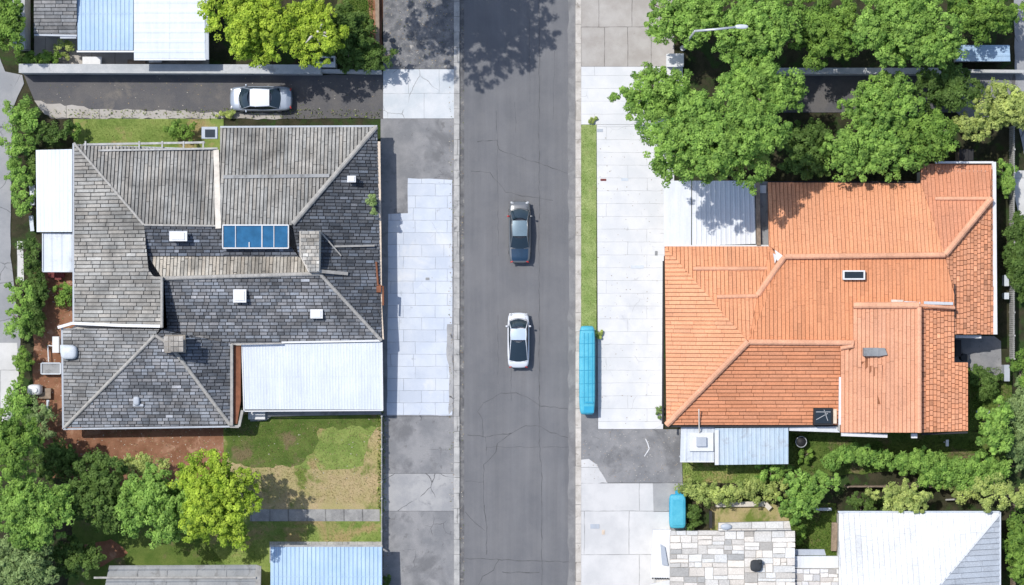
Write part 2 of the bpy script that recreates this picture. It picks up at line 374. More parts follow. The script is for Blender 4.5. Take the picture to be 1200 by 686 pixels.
# east pavement and forecourts
sheet('east_pavement_taupe', R(681, -900, 790, 78), .100, 'concrete_taupe', depth=.15)
sheet('east_pavement_white', R(681, 78.3, 800, 146), .103, 'concrete_white', depth=.15)
sheet('grass_verge', R(680.5, 146.3, 699, 392), .10, 'grass_green', depth=.15)
sheet('white_forecourt', [(699.3, 146.3), (790, 146.3), (790, 300), (778, 300), (777, 503), (701, 503), (700.5, 392)], .106, 'concrete_white', depth=.15)
sheet('forecourt_asphalt', [(680.5, 392.3), (700.2, 392.3), (700.7, 503.3), (798, 503.3), (800, 566), (681, 566)], .098, 'asphalt_old', depth=.15)
sheet('pale_concrete_corner', [(681, 539), (690, 538), (700, 545), (706, 556), (712, 566.3), (681, 566.3)], .104, 'concrete_slab', rough=.8, step=6)
sheet('east_pavement_slabs', [(681, 566.6), (765, 566.6), (766, 600), (785, 600), (785, 1200), (681, 1200)], .100, 'concrete_slab', depth=.15)
sheet('stained_apron', [(764.5, 566.6), (800, 566.6), (806, 623), (784.5, 623), (784.5, 599.5), (765.5, 599.5)], .097, 'asphalt_light', rough=.6)
# lane on the far left
sheet('lane', [(-140, -300), (6, 84), (26, 88), (28, 98), (14, 130), (12, 300), (24, 400), (18, 470), (8, 520), (-140, 700)], .006, 'lane', rough=.6)
sheet('lane_concrete', [(-140, 402), (20, 402), (22, 440), (14, 478), (4, 500), (-140, 520)], .012, 'lane_pale')
sheet('lane_verge_concrete', [(20, 283), (27, 283), (28, 330), (20, 330)], .014, 'lane_pale')
sheet('side_driveway', [(28, 88), (449, 88), (449, 139), (60, 139), (46, 128)], .010, 'driveway_dark', rough=.8)
sheet('driveway_edge_concrete', [(40, 118), (62, 122), (120, 128), (230, 131), (330, 134), (330, 139), (66, 139), (52, 134)], .015, 'concrete_taupe', rough=1.4, step=7)
# yards
sheet('north_lawn', R(86, 139.5, 262, 176), .02, 'grass', rough=.6)
sheet('west_yard_dirt', [(40, 318), (90, 318), (90, 520), (262, 500), (268, 545), (200, 575), (60, 560), (44, 500), (38, 420)], .016, 'dirt', rough=2)
sheet('patio_dirt', [(76, 498), (262, 498), (262, 528), (240, 545), (150, 548), (90, 540)], .024, 'dirt', rough=1)
sheet('dry_lawn', R(262, 478, 448, 598), .020, 'grass_dry', rough=.5)
sheet('green_lawn_patch', [(355, 498), (390, 488), (446, 488), (446, 498), (432, 515), (426, 546), (385, 551), (345, 549), (350, 520)], .026, 'grass', rough=2.5, step=8)
sheet('painted_shade_lawn_patch', [(262, 488), (290, 486), (446, 484), (446, 500), (374, 502), (372, 520), (352, 545), (300, 548), (268, 540)], .032, 'grass_dark', rough=3, step=6)  # house and carport shadow painted in as darker grass
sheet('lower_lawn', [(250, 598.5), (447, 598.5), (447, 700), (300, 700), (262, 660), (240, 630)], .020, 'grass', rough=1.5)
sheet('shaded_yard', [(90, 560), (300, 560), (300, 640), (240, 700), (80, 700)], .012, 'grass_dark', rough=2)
sheet('bare_soil_patch', [(84, 640), (130, 632), (150, 648), (120, 664), (88, 668)], .018, 'dirt', rough=2, step=7)
sheet('slab_path', R(293, 597, 445, 611), .06, ground('path_slab', (.24, .24, .24), (.34, .34, .33), .9, fine=.25, joints=(1.45, 4, .06, .08), blot=((.2, .2, .2), 1.6, .6, .6)), depth=.08)
sheet('shed_apron', R(316, 635, 448, 660), .05, 'kerb')
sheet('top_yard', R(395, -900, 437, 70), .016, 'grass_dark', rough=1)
sheet('bare_soil_strip', [(428, -60), (448.5, -60), (448.5, 60), (430, 62), (433, 30)], .022, 'dirt', rough=1.5, step=8)
sheet('neighbour_yard_concrete', R(40, 30, 245, 79), .018, 'concrete_taupe')
sheet('east_side_lane', [(905, 84), (1300, 84), (1300, 132), (905, 132)], .012, 'driveway_dark')
sheet('side_lane_pale', [(1108, 84), (1188, 84), (1180, 135), (1130, 140), (1105, 120)], .018, 'asphalt_old', rough=1)
sheet('east_path', [(1188, -60), (1240, -60), (1240, 250), (1200, 180), (1190, 130)], .022, 'lane', rough=.6)
sheet('patio', [(1116, 394), (1165, 394), (1173, 400), (1174, 445), (1150, 447), (1134, 430), (1116, 428)], .03, 'asphalt_old')
sheet('right_path', [(1188, 200), (1230, 200), (1230, 260), (1196, 260), (1190, 235)], .022, 'lane_pale')
sheet('rear_lawn', [(924, 505), (1180, 505), (1180, 545), (924, 560)], .02, 'grass_dark', rough=2)
sheet('lean_to_lawn', [(797, 538), (930, 544), (925, 566), (797, 566)], .022, 'grass', rough=1)
sheet('garden_bed', [(833, 588), (900, 588), (930, 600), (930, 640), (833, 640)], .016, 'grass_dry', rough=1.5)
sheet('small_lawn', R(925, 590, 980, 660), .02, 'grass_dark', rough=1.5)
sheet('far_right_yard', [(1135, 430), (1186, 430), (1186, 505), (1135, 505)], .018, 'grass_dark', rough=1.5)

def tufts(name, poly, n, mat, size=.10, z=.03):
    xs = [p[0] for p in poly]; ys = [p[1] for p in poly]
    px = RNG.uniform(min(xs), max(xs), n); py = RNG.uniform(min(ys), max(ys), n)
    ins = np.zeros(n, bool); j = len(poly) - 1
    for i in range(len(poly)):
        (xi, yi), (xj, yj) = poly[i], poly[j]
        c = ((yi > py) != (yj > py)) & (px < (xj - xi) * (py - yi) / ((yj - yi) or 1e-9) + xi); ins ^= c; j = i
    px, py = px[ins], py[ins]; k = len(px)
    c = np.stack([(px - 600) / S, (343 - py) / S, np.full(k, z)], 1)
    a = RNG.uniform(0, 2 * np.pi, k); s = size * RNG.uniform(.5, 1.4, k)
    up = np.stack([RNG.normal(0, .35, k), RNG.normal(0, .35, k), np.ones(k)], 1) * s[:, None]
    d = np.stack([np.cos(a), np.sin(a), np.zeros(k)], 1) * (s * .35)[:, None]
    V = np.stack([c - d, c + d, c + up], 1).reshape(-1, 3)
    leafmesh(name, V, np.repeat(RNG.uniform(0, 1, k), 3), 3, LEAF[mat])['kind'] = 'stuff'

def leafmesh(name, V, T, per, mat, parent=None):
    n = len(V); me = bpy.data.meshes.new(name)
    if parent is not None: V = V - np.array(list(parent['_o']))
    me.vertices.add(n); me.vertices.foreach_set('co', V.astype(np.float32).ravel())
    me.loops.add(n); me.loops.foreach_set('vertex_index', np.arange(n, dtype=np.int32))
    me.polygons.add(n // per); me.polygons.foreach_set('loop_start', np.arange(0, n, per, dtype=np.int32))
    me.update(calc_edges=True)
    at = me.attributes.new('tint', 'FLOAT_COLOR', 'POINT'); t = np.ones((n, 4), np.float32); t[:, :3] = np.clip(T, 0, 1)[:, None]
    at.data.foreach_set('color', t.ravel()); me.materials.append(mat)
    o = bpy.data.objects.new(name, me); COL.objects.link(o)
    if parent is not None: o.parent = parent
    return o

tufts('grass', R(680.5, 147, 699, 390), 12000, 'lawn', .045, .10)
tufts('grass', R(100, 140, 240, 172), 9000, 'lawn', .05, .02)
tufts('grass', [(262, 498), (446, 490), (446, 590), (300, 590)], 12000, 'straw', .07)
tufts('grass', [(230, 612), (446, 612), (446, 636), (310, 640), (310, 660), (240, 660)], 8000, 'lawn', .07)
tufts('grass', [(797, 538), (930, 544), (925, 566), (797, 566)], 4500, 'lawn')
tufts('grass', [(924, 505), (1180, 505), (1180, 545), (924, 560)], 8000, 'dark')
tufts('grass', R(925, 590, 980, 660), 4000, 'mid')
tufts('grass', R(1135, 430, 1186, 505), 4000, 'mid')
tufts('grass', R(400, 0, 437, 70), 4000, 'mid')
tufts('weeds', R(60, 128, 445, 139), 500, 'pale', .16)
tufts('weeds', R(443, 480, 450, 600), 400, 'pale', .2)
tufts('weeds', R(449, 488, 452, 600), 120, 'mid', .2)

# ------------------------------------------------------------------ roofs
def clip_rect(poly, ax, lo, hi):
    for sgn, lim in ((1, lo), (-1, -hi)):
        out = []
        for i in range(len(poly)):
            a, b = poly[i], poly[(i + 1) % len(poly)]; da = sgn * a[ax] - lim; db = sgn * b[ax] - lim
            if da >= 0: out.append(a)
            if (da >= 0) != (db >= 0):
                t = da / (da - db); out.append((a[0] + (b[0] - a[0]) * t, a[1] + (b[1] - a[1]) * t))
        poly = out
        if len(poly) < 3: return []
    return poly
def tiles(mb, face, axis, w, l, col, cv=.12, gap=.03, raise_to=(1, 0), lift=.03, step=.04, hue=.03, hi=.0, eg=1.0):
    """cover a roof face (list of px,py,z) with individual raised tiles; long side along axis"""
    P3 = [Vector(P(*v)) for v in face]
    if sum(P3[i].x * P3[(i + 1) % len(P3)].y - P3[(i + 1) % len(P3)].x * P3[i].y for i in range(len(P3))) < 0: P3 = P3[::-1]
    tr = [[P3[i] for i in t] for t in tessellate_polygon([[Vector((p.x, p.y, 0)) for p in P3]])]
    planes = []
    for t in tr:
        n = (t[1] - t[0]).cross(t[2] - t[0])
        if abs(n.z) < 1e-6: continue
        planes.append((t, n))
    def zat(x, y, ref):
        t, n = ref; return t[0].z - (n.x * (x - t[0].x) + n.y * (y - t[0].y)) / n.z
    def pick(x, y):
        best = None; bd = 1e9
        for t, n in planes:
            d = 0
            s0 = 1 if n.z > 0 else -1
            for i in range(3):
                a, b = t[i], t[(i + 1) % 3]
                e = s0 * ((b.x - a.x) * (y - a.y) - (b.y - a.y) * (x - a.x)); d = max(d, -e)
            if d < bd: bd = d; best = (t, n)
        return best
    poly = [(p.x, p.y) for p in P3]
    ia = 0 if axis == 'x' else 1; ib = 1 - ia
    lo_a = min(p[ia] for p in poly); hi_a = max(p[ia] for p in poly); lo_b = min(p[ib] for p in poly); hi_b = max(p[ib] for p in poly)
    b = lo_b - random.random() * w
    while b < hi_b:
        strip_ = clip_rect(poly, ib, b + gap / 2, b + w - gap / 2)
        rowc = random.uniform(-cv, cv) * .5
        if strip_:
            a = lo_a - random.random() * l[1]
            while a < hi_a:
                L = random.uniform(*l); q = clip_rect(strip_, ia, a, a + L - gap * eg)
                if len(q) >= 3:
                    cx = sum(p[0] for p in q) / len(q); cy = sum(p[1] for p in q) / len(q); ref = pick(cx, cy)
                    ar = sum(q[i][0] * q[(i + 1) % len(q)][1] - q[(i + 1) % len(q)][0] * q[i][1] for i in range(len(q)))
                    if abs(ar) > .01:
                        if ar < 0: q = q[::-1]
                        c0 = (a + L / 2, b + w / 2) if ia == 0 else (b + w / 2, a + L / 2)
                        ex = (L if ia == 0 else w) / 2; ey = (w if ia == 0 else L) / 2
                        h0 = lift + random.uniform(0, .02)
                        top = []
                        for x, y in q:
                            s_ = raise_to[0] * (x - c0[0]) / ex + raise_to[1] * (y - c0[1]) / ey
                            top.append((x, y, zat(x, y, ref) + h0 + step * (.5 + .5 * s_)))
                        bot = [(x, y, zat(x, y, ref) - .01) for x, y in q]; n = len(q)
                        k = 1 + rowc + random.uniform(-cv, cv)
                        if random.random() < .05: k *= random.choice((.7, 1.3 + hi)) if eg == 1 else random.choice((.88, 1.1))
                        hu = random.uniform(-hue, hue)
                        mb.add(top + bot, [tuple(range(n))] + [(i + n, (i + 1) % n + n, (i + 1) % n, i) for i in range(n)], (col[0] * k * (1 + hu), col[1] * k, col[2] * k * (1 - hu)))
                a += L
        b += w
def shell(mb, face, depth=.18): mb.prism([P(*v) for v in face], depth=depth)
def ridge(mb, a, b, r=.13, seg=.42, lift=.07, tint=(1, 1, 1), cv=.12):
    if not mb.V or mb.G: mb.mark()
    A = Vector(P(*a)); B = Vector(P(*b)); L = (B - A).length; n = max(1, int(L / seg)); up = Vector((0, 0, lift - r * .35))
    for i in range(n):
        p = A.lerp(B, i / n) + up; q = A.lerp(B, (i + 1.12) / n if i < n - 1 else 1) + up
        k = 1 + random.uniform(-cv, cv); mb.tube([p, q], [r * .94, r * 1.04], 10, (tint[0] * k, tint[1] * k, tint[2] * k))
def corr(mb, quad, run, pitch=.3, h=.05, th=.04, sag=0):
    """ribbed metal sheet. quad: NW,NE,SE,SW px,py,z. run 'y' = ribs run north-south"""
    NW, NE, SE, SW = [Vector(P(*v)) for v in quad]
    if run == 'x': NW, NE, SE, SW = SW, NW, NE, SE   # ribs now along old x
    wd = ((NE - NW).length + (SE - SW).length) / 2; n = max(2, int(wd / pitch)); us = []
    for i in range(n):
        for f, z in ((0, 0), (.55, 0), (.68, h), (.87, h)): us.append(((i + f) / n, z))
    us.append((1, 0)); rows = 6; vs = []; fs = []; k = len(us)
    for side in (0, 1):
        for r in range(rows + 1):
            t = r / rows
            for u, z in us:
                p = NW.lerp(NE, u).lerp(SW.lerp(SE, u), t); jit = 0
                vs.append((p.x, p.y, p.z + z - side * th))
    nn = (rows + 1) * k
    for r in range(rows):
        for i in range(k - 1):
            a = r * k + i; fs.append((a, a + k, a + k + 1, a + 1)); fs.append((nn + a, nn + a + 1, nn + a + k + 1, nn + a + k))
    for i in range(k - 1):
        fs.append((i, i + 1, nn + i + 1, nn + i)); e = rows * k; fs.append((e + i + 1, e + i, nn + e + i, nn + e + i + 1))
    for r in range(rows):
        a = r * k; fs.append((a, nn + a, nn + a + k, a + k)); a += k - 1; fs.append((a + k, nn + a + k, nn + a, a))
    mb.add(vs, fs)
    nl = max(1, int((NW - SW).length / 2.2))          # overlapping sheet ends with screw heads
    for q in range(1, nl):
        t = q / nl; A = NW.lerp(SW, t); B = NE.lerp(SE, t); d = (SW - NW).normalized() * .02; up = Vector((0, 0, h + .012))
        mb.add([A - d + up, B - d + up, B + d + up, A + d + up], [(0, 1, 2, 3)])
def edge(mb, pts, w=.12, h=.14, dz=0):
    if not mb.V or mb.G: mb.mark()
    for a, b in zip(pts[:-1], pts[1:]):
        A = Vector(P(*a)); B = Vector(P(*b)); d = B - A; n = Vector((-d.y, d.x, 0)).normalized() * w / 2
        z = Vector((0, 0, dz)); t = Vector((0, 0, h))
        vs = [A - n + z - t, A + n + z - t, B + n + z - t, B - n + z - t, A - n + z, A + n + z, B + n + z, B - n + z]
        mb.add(vs, [(3, 2, 1, 0), (4, 5, 6, 7), (0, 1, 5, 4), (1, 2, 6, 5), (2, 3, 7, 6), (3, 0, 4, 7)])
def walls(parent, poly, z, mat, name='wall'):
    mb = MB(); z -= ZO; top = [(*P(x, y, z)[:2], z) for x, y in poly]; mb.prism(top, z0=0); return mb.build(name, mat, parent)
def windows(parent, a, b, z, hgt, n, w=1.1, out=.04):
    """n windows along wall line a->b (px, at height zref), each with frame + pane"""
    A = Vector(P(a[0], a[1], 3)); B = Vector(P(b[0], b[1], 3)); d = (B - A); L = d.length; d.normalize(); nn = Vector((d.y, -d.x, 0))
    rz = math.atan2(d.y, d.x)
    for i in range(n):
        c = A + d * L * (i + .5) / n + nn * out; c.z = z
        f = MB()
        for sx in (-1, 1): f.box((c.x + d.x * sx * w / 2, c.y + d.y * sx * w / 2, z), (.07, .1, hgt), rz)
        for sz in (-1, 1): f.box((c.x, c.y, z + sz * (hgt / 2 + .03)), (w + .07, .12, .06), rz)
        fo = f.build('window', 'trim_white', parent)
        g = MB(); g.box((c.x, c.y, z), (w - .08, .03, hgt - .02), rz); g.build('pane', 'glass_dark', fo)

ZO = .75
G_L = (.29, .285, .27); G_M = (.20, .213, .235); G_D = (.125, .14, .165)  # greys by slope: south and east shade partly painted into the tints
# ---- left grey tiled house
LH = thing('tiled_house', 'large house with weathered grey tiled hip roofs west of the road', 'house', P(265, 330, 0))
walls(LH, [(92, 180), (262, 180), (262, 158), (437, 158), (441, 395), (275, 408), (266, 492), (80, 492), (80, 390), (92, 380)], 2.95, 'render')
rf = MB(); sh = MB(); cap = MB()
f_n1 = [(87, 169, 3.15), (252, 176, 3.15), (254, 265, 5.05), (169, 264, 4.95)]
f_n2 = [(258, 150, 3.1), (441, 149, 3.1), (342, 264, 5.6), (258, 265, 5.6)]
f_w = [(87, 169, 3.15), (169, 264, 4.9), (174, 316, 5.0), (180, 324, 5.13), (190, 326, 5.34), (190, 384, 5.34), (87, 380, 3.15)]
f_s1 = [(169, 264, 5.0), (262, 265, 5.0), (262, 301, 4.25), (174, 300, 4.25)]
f_s1b = [(262, 290, 4.6), (342, 290, 4.6), (350, 301, 4.25), (262, 301, 4.25)]
f_n3 = [(174, 301, 4.25), (350, 301, 4.25), (374, 321, 4.8), (190, 326, 4.8)]
f_s2 = [(190, 327, 4.75), (375, 321, 4.8), (447, 399, 3.15), (272, 402, 3.1), (200, 402, 3.1), (190, 384, 3.47)]
f_e = [(442, 149, 3.1), (447, 399, 3.15), (376, 321, 4.8), (350, 300, 5.38), (343, 264, 5.55)]
f_ww = [(74, 385, 3.0), (187, 386, 5.02), (182, 394, 4.95), (75, 501, 3.0)]
f_ss = [(76, 501, 3.0), (182, 394, 5.05), (200, 404, 4.9), (270, 498, 3.0)]
f_se = [(182, 394, 5.1), (190, 387, 5.05), (271, 403, 3.05), (271, 498, 3.0), (200, 405, 4.85)]
for f in (f_n1, f_n2, f_w, f_s1, f_s1b, f_n3, f_s2, f_e, f_ww, f_ss, f_se): shell(sh, f)
st = (.24, .29, (1.1, 2.6))
tiles(rf, f_n1, 'y', .28, (1.2, 3.4), G_L, .06, .065, (1, 0), step=.09, eg=.45)
tiles(rf, f_n2, 'y', .28, (1.2, 3.4), G_L, .06, .065, (1, 0), step=.09, eg=.45)
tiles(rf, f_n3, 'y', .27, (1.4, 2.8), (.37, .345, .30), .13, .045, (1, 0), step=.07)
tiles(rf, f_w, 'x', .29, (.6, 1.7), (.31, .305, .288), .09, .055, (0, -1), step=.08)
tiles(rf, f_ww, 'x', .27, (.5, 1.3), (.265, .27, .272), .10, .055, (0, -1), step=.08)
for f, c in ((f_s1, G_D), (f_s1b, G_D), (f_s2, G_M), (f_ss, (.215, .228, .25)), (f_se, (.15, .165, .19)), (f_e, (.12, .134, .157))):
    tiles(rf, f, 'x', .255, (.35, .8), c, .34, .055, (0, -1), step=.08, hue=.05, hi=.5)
ro = rf.build('roof', 'tile', LH); sh.build('underlay', 'under', ro)
for a, b, r in (((87, 168, 3.15), (169, 264, 4.93), .09), ((169, 264, 5.0), (256, 265, 5.1), .07), ((441, 149, 3.1), (343, 263, 5.6), .17), ((176, 327, 4.8), (375, 321, 4.8), .14),
             ((375, 321, 4.8), (447, 399, 3.15), .12), ((190, 326, 5.34), (190, 384, 5.34), .1), ((76, 501, 3.0), (182, 393, 5.05), .12), ((199, 404, 4.9), (270, 498, 3.0), .13), ((182, 393, 5.05), (199, 404, 4.9), .12)):
    ridge(cap, a, b, r * 1.15, .45, .13)
cap.build('ridge_cap', 'cap_grey', LH)
w = MB()     # step wall east of the west slope
for a, b in (((191, 325), (191, 385)),):
    A = P(*a, 5.3); B = P(*b, 5.3); w.add([A, B, (B[0], B[1], 2.0), (A[0], A[1], 2.0)], [(0, 1, 2, 3), (3, 2, 1, 0)])
w.build('parapet', 'under', LH)
fl = MB(); edge(fl, [(262, 207.5, 4.45), (386, 206, 4.45)], .26, .06, .14); fl.build('purlin_board', 'grey_sheet', LH)
fl = MB(); edge(fl, [(253.5, 176, 3.4), (256, 268, 5.7)], .42, .1, .1); fl.build('valley_flashing', 'cream', LH)
fl = MB(); edge(fl, [(68, 384, 3.2), (85, 379, 3.4), (140, 381.5, 4.35), (188, 382.5, 5.4)], .22, .08, .13); fl.build('white_flashing', 'trim_white', LH)
gt = MB(); edge(gt, [(86, 168, 3.15), (86, 380, 3.15)], .13, .13); edge(gt, [(72.5, 384, 3.0), (74, 503, 3.0), (271, 500, 3.0)], .14, .13); edge(gt, [(258, 149, 3.1), (442, 148, 3.1)], .14, .13, .03)
edge(gt, [(86, 170, 3.2), (254, 175.5, 3.2)], .1, .12, .02); gt.build('gutter', 'grey_metal', LH)
gt = MB(); edge(gt, [(443.5, 166, 3.1), (445.5, 355, 3.1)], .28, .2, .03); edge(gt, [(446.5, 355, 3.1), (449, 398, 3.1)], .12, .14); gt.build('fascia', 'trim_cream', LH)
# long north gutter deck with posts
dk = MB(); edge(dk, [(98, 169.5, 3.35), (240, 167, 3.35)], .16, .12); edge(dk, [(115, 176.5, 3.5), (255, 174, 3.5)], .14, .12)
for x in (100, 163, 190, 215, 238): edge(dk, [(x, 165.5, 3.4), (x, 176, 3.45)], .12, .1)
dk.build('eave_rail', 'wood_grey', LH)
hd = MB(); hd.box(P(246, 156, 3.3), (1.2, .9, .5)); hb = hd.build('dormer_box', 'grey_metal', LH)
hd = MB(); hd.box(P(246, 156.5, 3.57), (.75, .6, .06)); hd.build('pane', 'glass_dark', hb)
# glass roof light
gl = MB()
def quad(mb, q): v = [P(*a) for a in q]; mb.prism(v, depth=.06)
quad(gl, [(262, 264, 5.75), (337, 264, 5.75), (337, 290, 5.1), (262, 290, 5.1)])
go = gl.build('glass_roof', 'glass_blue', LH)
gf = MB(); edge(gf, [(261, 264, 5.8), (338, 264, 5.8), (338, 291, 5.12), (261, 291, 5.12), (261, 264, 5.8)], .09, .15, .04)
for x in (276, 307, 321): edge(gf, [(x, 264, 5.8), (x, 290, 5.13)], .06 if x != 307 else .09, .06, .03)
edge(gf, [(292, 284, 5.3), (292, 290, 5.15)], .08, .06, .03)
gf.build('frame', 'trim_white', go)
bx = MB(); bx.prism([P(262, 265, 5.65), P(337, 265, 5.65), P(337, 290, 5.0), P(262, 290, 5.0)], z0=4.2); bx.build('glass_roof_kerb', 'under', LH)
# stone chimney with stepped side
ch = MB()
tiles(ch, [(352, 271, 6.35), (374, 271, 6.35), (374, 318, 5.6), (362, 318, 5.6), (352, 300, 6.0)], 'x', .28, (.35, .6), (.44, .42, .38), .15, .04, (0, -1))
co = ch.build('chimney', 'tile', LH)
ch = MB(); ch.prism([P(351, 271, 6.3), P(374.5, 271, 6.3), P(374.5, 319, 5.55), P(361, 319, 5.55), P(351, 300, 5.95)], z0=4.2); ch.build('chimney_stack', 'cream', co)
# brick chimney
ch = MB()
for dz in range(5): ch.box(P(205.5, 403, 4.6 + dz * .28), (1.55 - .12 * (dz % 2), 1.35 - .1 * (dz % 2), .27), tint=(.30, .27, .23))
for i in range(4):
    for j in range(3): ch.box((P(205.5, 403, 5.9)[0] - .55 + i * .37, P(205.5, 403, 5.9)[1] - .4 + j * .4, 5.88 + random.uniform(0, .06)), (.34, .36, .14), tint=(lambda k_: (.33 * k_, .31 * k_, .28 * k_))(random.uniform(.75, 1.3)))
co = ch.build('chimney', 'tile', LH)
ch = MB(); ch.tube([P(211, 397, 5.7), P(228, 397, 4.3)], .05); ch.build('stay_rod', 'lamp_steel', co)
# roof vents
def vent(px, py, z, w, d, h, mat='trim_white', parent=LH, name='roof_vent', cowl=True):
    b = MB(); b.box(P(px, py, z + h / 2 - .3), (w * .8, d * .8, h + .6)); o = b.build(name, mat, parent)
    if cowl:
        c = MB(); X = P(px, py, z + h); c.box((X[0], X[1], X[2] + .03), (w, d, .07)); c.box((X[0], X[1], X[2] + .09), (w * .7, d * .7, .05)); c.build('cowl', mat, o)
    return o
vent(209, 277, 5.0, 1.35, .75, .45); vent(281, 347, 4.2, 1.0, 1.0, .55); vent(371, 368, 3.8, .95, .7, .35); vent(412, 210, 4.2, .65, .5, .4)
vent(339, 377, 3.9, .0, .0, .0, cowl=False) if False else None
b = MB(); b.blob(P(81, 413, 3.5), (1.3, 1.1, .7), pw=.6); b.box(P(79, 409, 3.4), (1.0, .6, .5)); b.build('roof_vent', 'worn_metal', LH, True)
b = MB(); b.blob(P(160, 470, 3.75), (.5, .7, .4), pw=.6); b.box(P(162, 475, 3.65), (.8, .2, .14)); b.build('roof_vent', 'grey_metal', LH)
b = MB(); edge(b, [(375, 271, 5.4), (400, 300, 4.3)], .1, .1, .15); edge(b, [(375, 318, 5.2), (408, 321, 4.15)], .25, .14, .2); edge(b, [(392, 289, 4.6), (439, 288, 3.5)], .14, .06, .13); b.build('valley_trim', 'cap_grey', LH)
b = MB(); b.tube([P(441, 307, 3.4), P(443, 334, 3.35), P(449, 336, 3.3), P(449, 358, 3.2)], .08); b.box(P(444, 339, 3.35), (.35, .5, .35)); b.build('rusty_pipe', 'rust', LH)
# carport
b = MB(); corr(b, [(284, 404, 3.05), (447, 401, 3.05), (448, 480, 2.75), (286, 480, 2.75)], 'y', .22, .012); cpo = b.build('carport_roof', 'white_metal', LH)
b = MB(); edge(b, [(283.5, 404, 3.05), (286, 482, 2.75), (448.5, 481, 2.75), (447.5, 401, 3.05)], .09, .16, .05); edge(b, [(330, 401.5, 3.2), (446, 399.5, 3.2)], .14, .1, .08); b.build('fascia', 'trim_white', cpo)
b = MB()
for x, y in ((290, 476), (340, 476), (392, 476), (443, 476)): q = P(x, y, 2.7); b.mark(); b.box((q[0], q[1], (2.7 - ZO) / 2), (.1, .1, 2.7 - ZO))
b.build('post', 'trim_white', LH)
b = MB(); b.prism([P(274, 405, 3.2), P(282, 405, 3.2), P(282, 470, 3.0), P(278, 497, 2.9), P(273.5, 497, 2.9)], z0=2.0); b.build('timber_infill', 'rust', LH)
b = MB(); edge(b, [(271.5, 403, 3.5), (271.5, 499, 3.15)], .2, .5, .1); edge(b, [(271, 403.5, 3.45), (330, 402.5, 3.4)], .12, .1, .1); edge(b, [(284, 481, 2.9), (280, 500, 2.9), (270, 500, 3.0)], .2, .3, .05); b.build('barge_board', 'cap_grey', LH)
b = MB(); b.prism([P(296, 483, .35), P(316, 481, .35), P(446, 479, .35), P(447, 486, .35), P(318, 488, .35), P(312, 493, .35), P(293, 494, .35)], z0=0); b.build('carport_plinth', 'grey_sheet', LH)
b = MB(); b.box(P(301, 487, .55), (1.3, .6, .3)); b.box(P(298, 484, .75), (.8, .12, .1)); tag(b.build('step_box', 'trim_white'), 'small white step box beside the grass at the carport corner', 'step box')
# west annex
b = MB(); corr(b, [(42, 176, 2.9), (84.5, 175, 3.1), (84.5, 272, 3.1), (43, 272, 2.9)], 'y', .3, .012); b.build('annex_roof', 'white_metal', LH)
b = MB(); corr(b, [(50, 273, 2.5), (85, 273, 2.6), (85, 318, 2.6), (50.5, 318, 2.5)], 'y', .6, .02); edge(b, [(50, 273, 2.55), (50, 318.5, 2.55), (85, 318.5, 2.55)], .08, .12, .03); b.build('annex_canopy', 'worn_metal', LH)
walls(LH, [(48, 181), (88, 181), (88, 267), (48, 267)], 2.8, 'render', 'annex_wall')
windows(LH, (445, 395), (440, 160), 1.6, 1.2, 5, 1.4); windows(LH, (48, 267), (48, 181), 1.6, 1.0, 2); windows(LH, (80, 492), (266, 492), 1.6, 1.1, 4, 1.3)

ZO = 0.0
# ---- right terracotta house
T_N = (.66, .31, .172); T_W = (.70, .345, .20); T_S = (.60, .265, .145); T_E = (.67, .31, .175)  # tints by facing: lit west lighter, shaded south darker, painted in
RH = thing('terracotta_house', 'large house with orange terracotta tiled roofs east of the road', 'house', P(965, 355, 0))
walls(RH, [(786, 296), (905, 294), (905, 222), (1084, 222), (1084, 200), (1157, 200), (1157, 386), (1112, 386), (1112, 430), (1128, 430), (1128, 498), (990, 500), (990, 490), (786, 490)], 2.95, 'render')
rf = MB(); sh = MB()
h_nw = [(779, 289, 3.2), (903, 289, 3.4), (888, 345, 4.45), (877, 401, 5.3)]
h_v = [(903, 289, 3.4), (919, 301, 4.8), (888, 346, 4.45)]
h_w = [(779, 289, 3.2), (877, 401, 5.3), (781, 498, 3.1)]
h_s = [(781, 498, 3.1), (877, 401, 5.3), (1001, 402, 5.3), (988, 410, 5.1), (985, 498, 3.1)]
h_m = [(919, 301, 4.8), (1107, 300, 4.8), (1118, 345, 5.02), (1118, 362, 5.1), (1000, 362, 5.1), (1001, 402, 5.3), (877, 401, 5.3)]
h_m2 = [(888, 346, 4.45), (919, 301, 4.8), (877, 401, 5.3)]
h_n = [(900, 214, 3.2), (1079, 215, 3.2), (1107, 299, 5.0), (919, 301, 5.0), (901, 288, 4.77)]
h_ne = [(1079, 192, 2.75), (1163, 193, 2.75), (1160, 234, 3.63), (1107, 299, 5.0), (1079, 214, 3.2)]
h_e = [(1160, 234, 3.5), (1163, 193, 3.2), (1164, 392, 3.2), (1118, 392, 4.65), (1118, 345, 4.65), (1107, 299, 5.0)]
h_gw = [(1000, 359, 5.35), (1077, 359, 6.0), (1077, 507, 6.0), (985, 507, 5.1), (985, 408, 5.1), (1000, 408, 5.35)]
h_ge = [(1078, 362, 5.5), (1118, 362, 4.9), (1118, 425, 4.9), (1134, 425, 4.66), (1134, 505, 4.66), (1078, 507, 5.5)]
for f in (h_nw, h_v, h_w, h_s, h_m, h_m2, h_n, h_ne, h_e, h_gw, h_ge): shell(sh, f, .2)
lo = dict(gap=.028)
for f, c in ((h_nw, T_N), (h_v, T_N), (h_m2, (.62, .275, .145)), (h_m, (.62, .275, .145)), (h_n, T_N), (h_ne, (.57, .26, .155)), (h_gw, (.63, .32, .20))):  # northeast face tint darkened, tree shade painted into it
    tiles(rf, f, 'y', .30, (1.2, 3.8), c, .04, .042, (1, 0), step=.07, hue=.02, eg=.35)
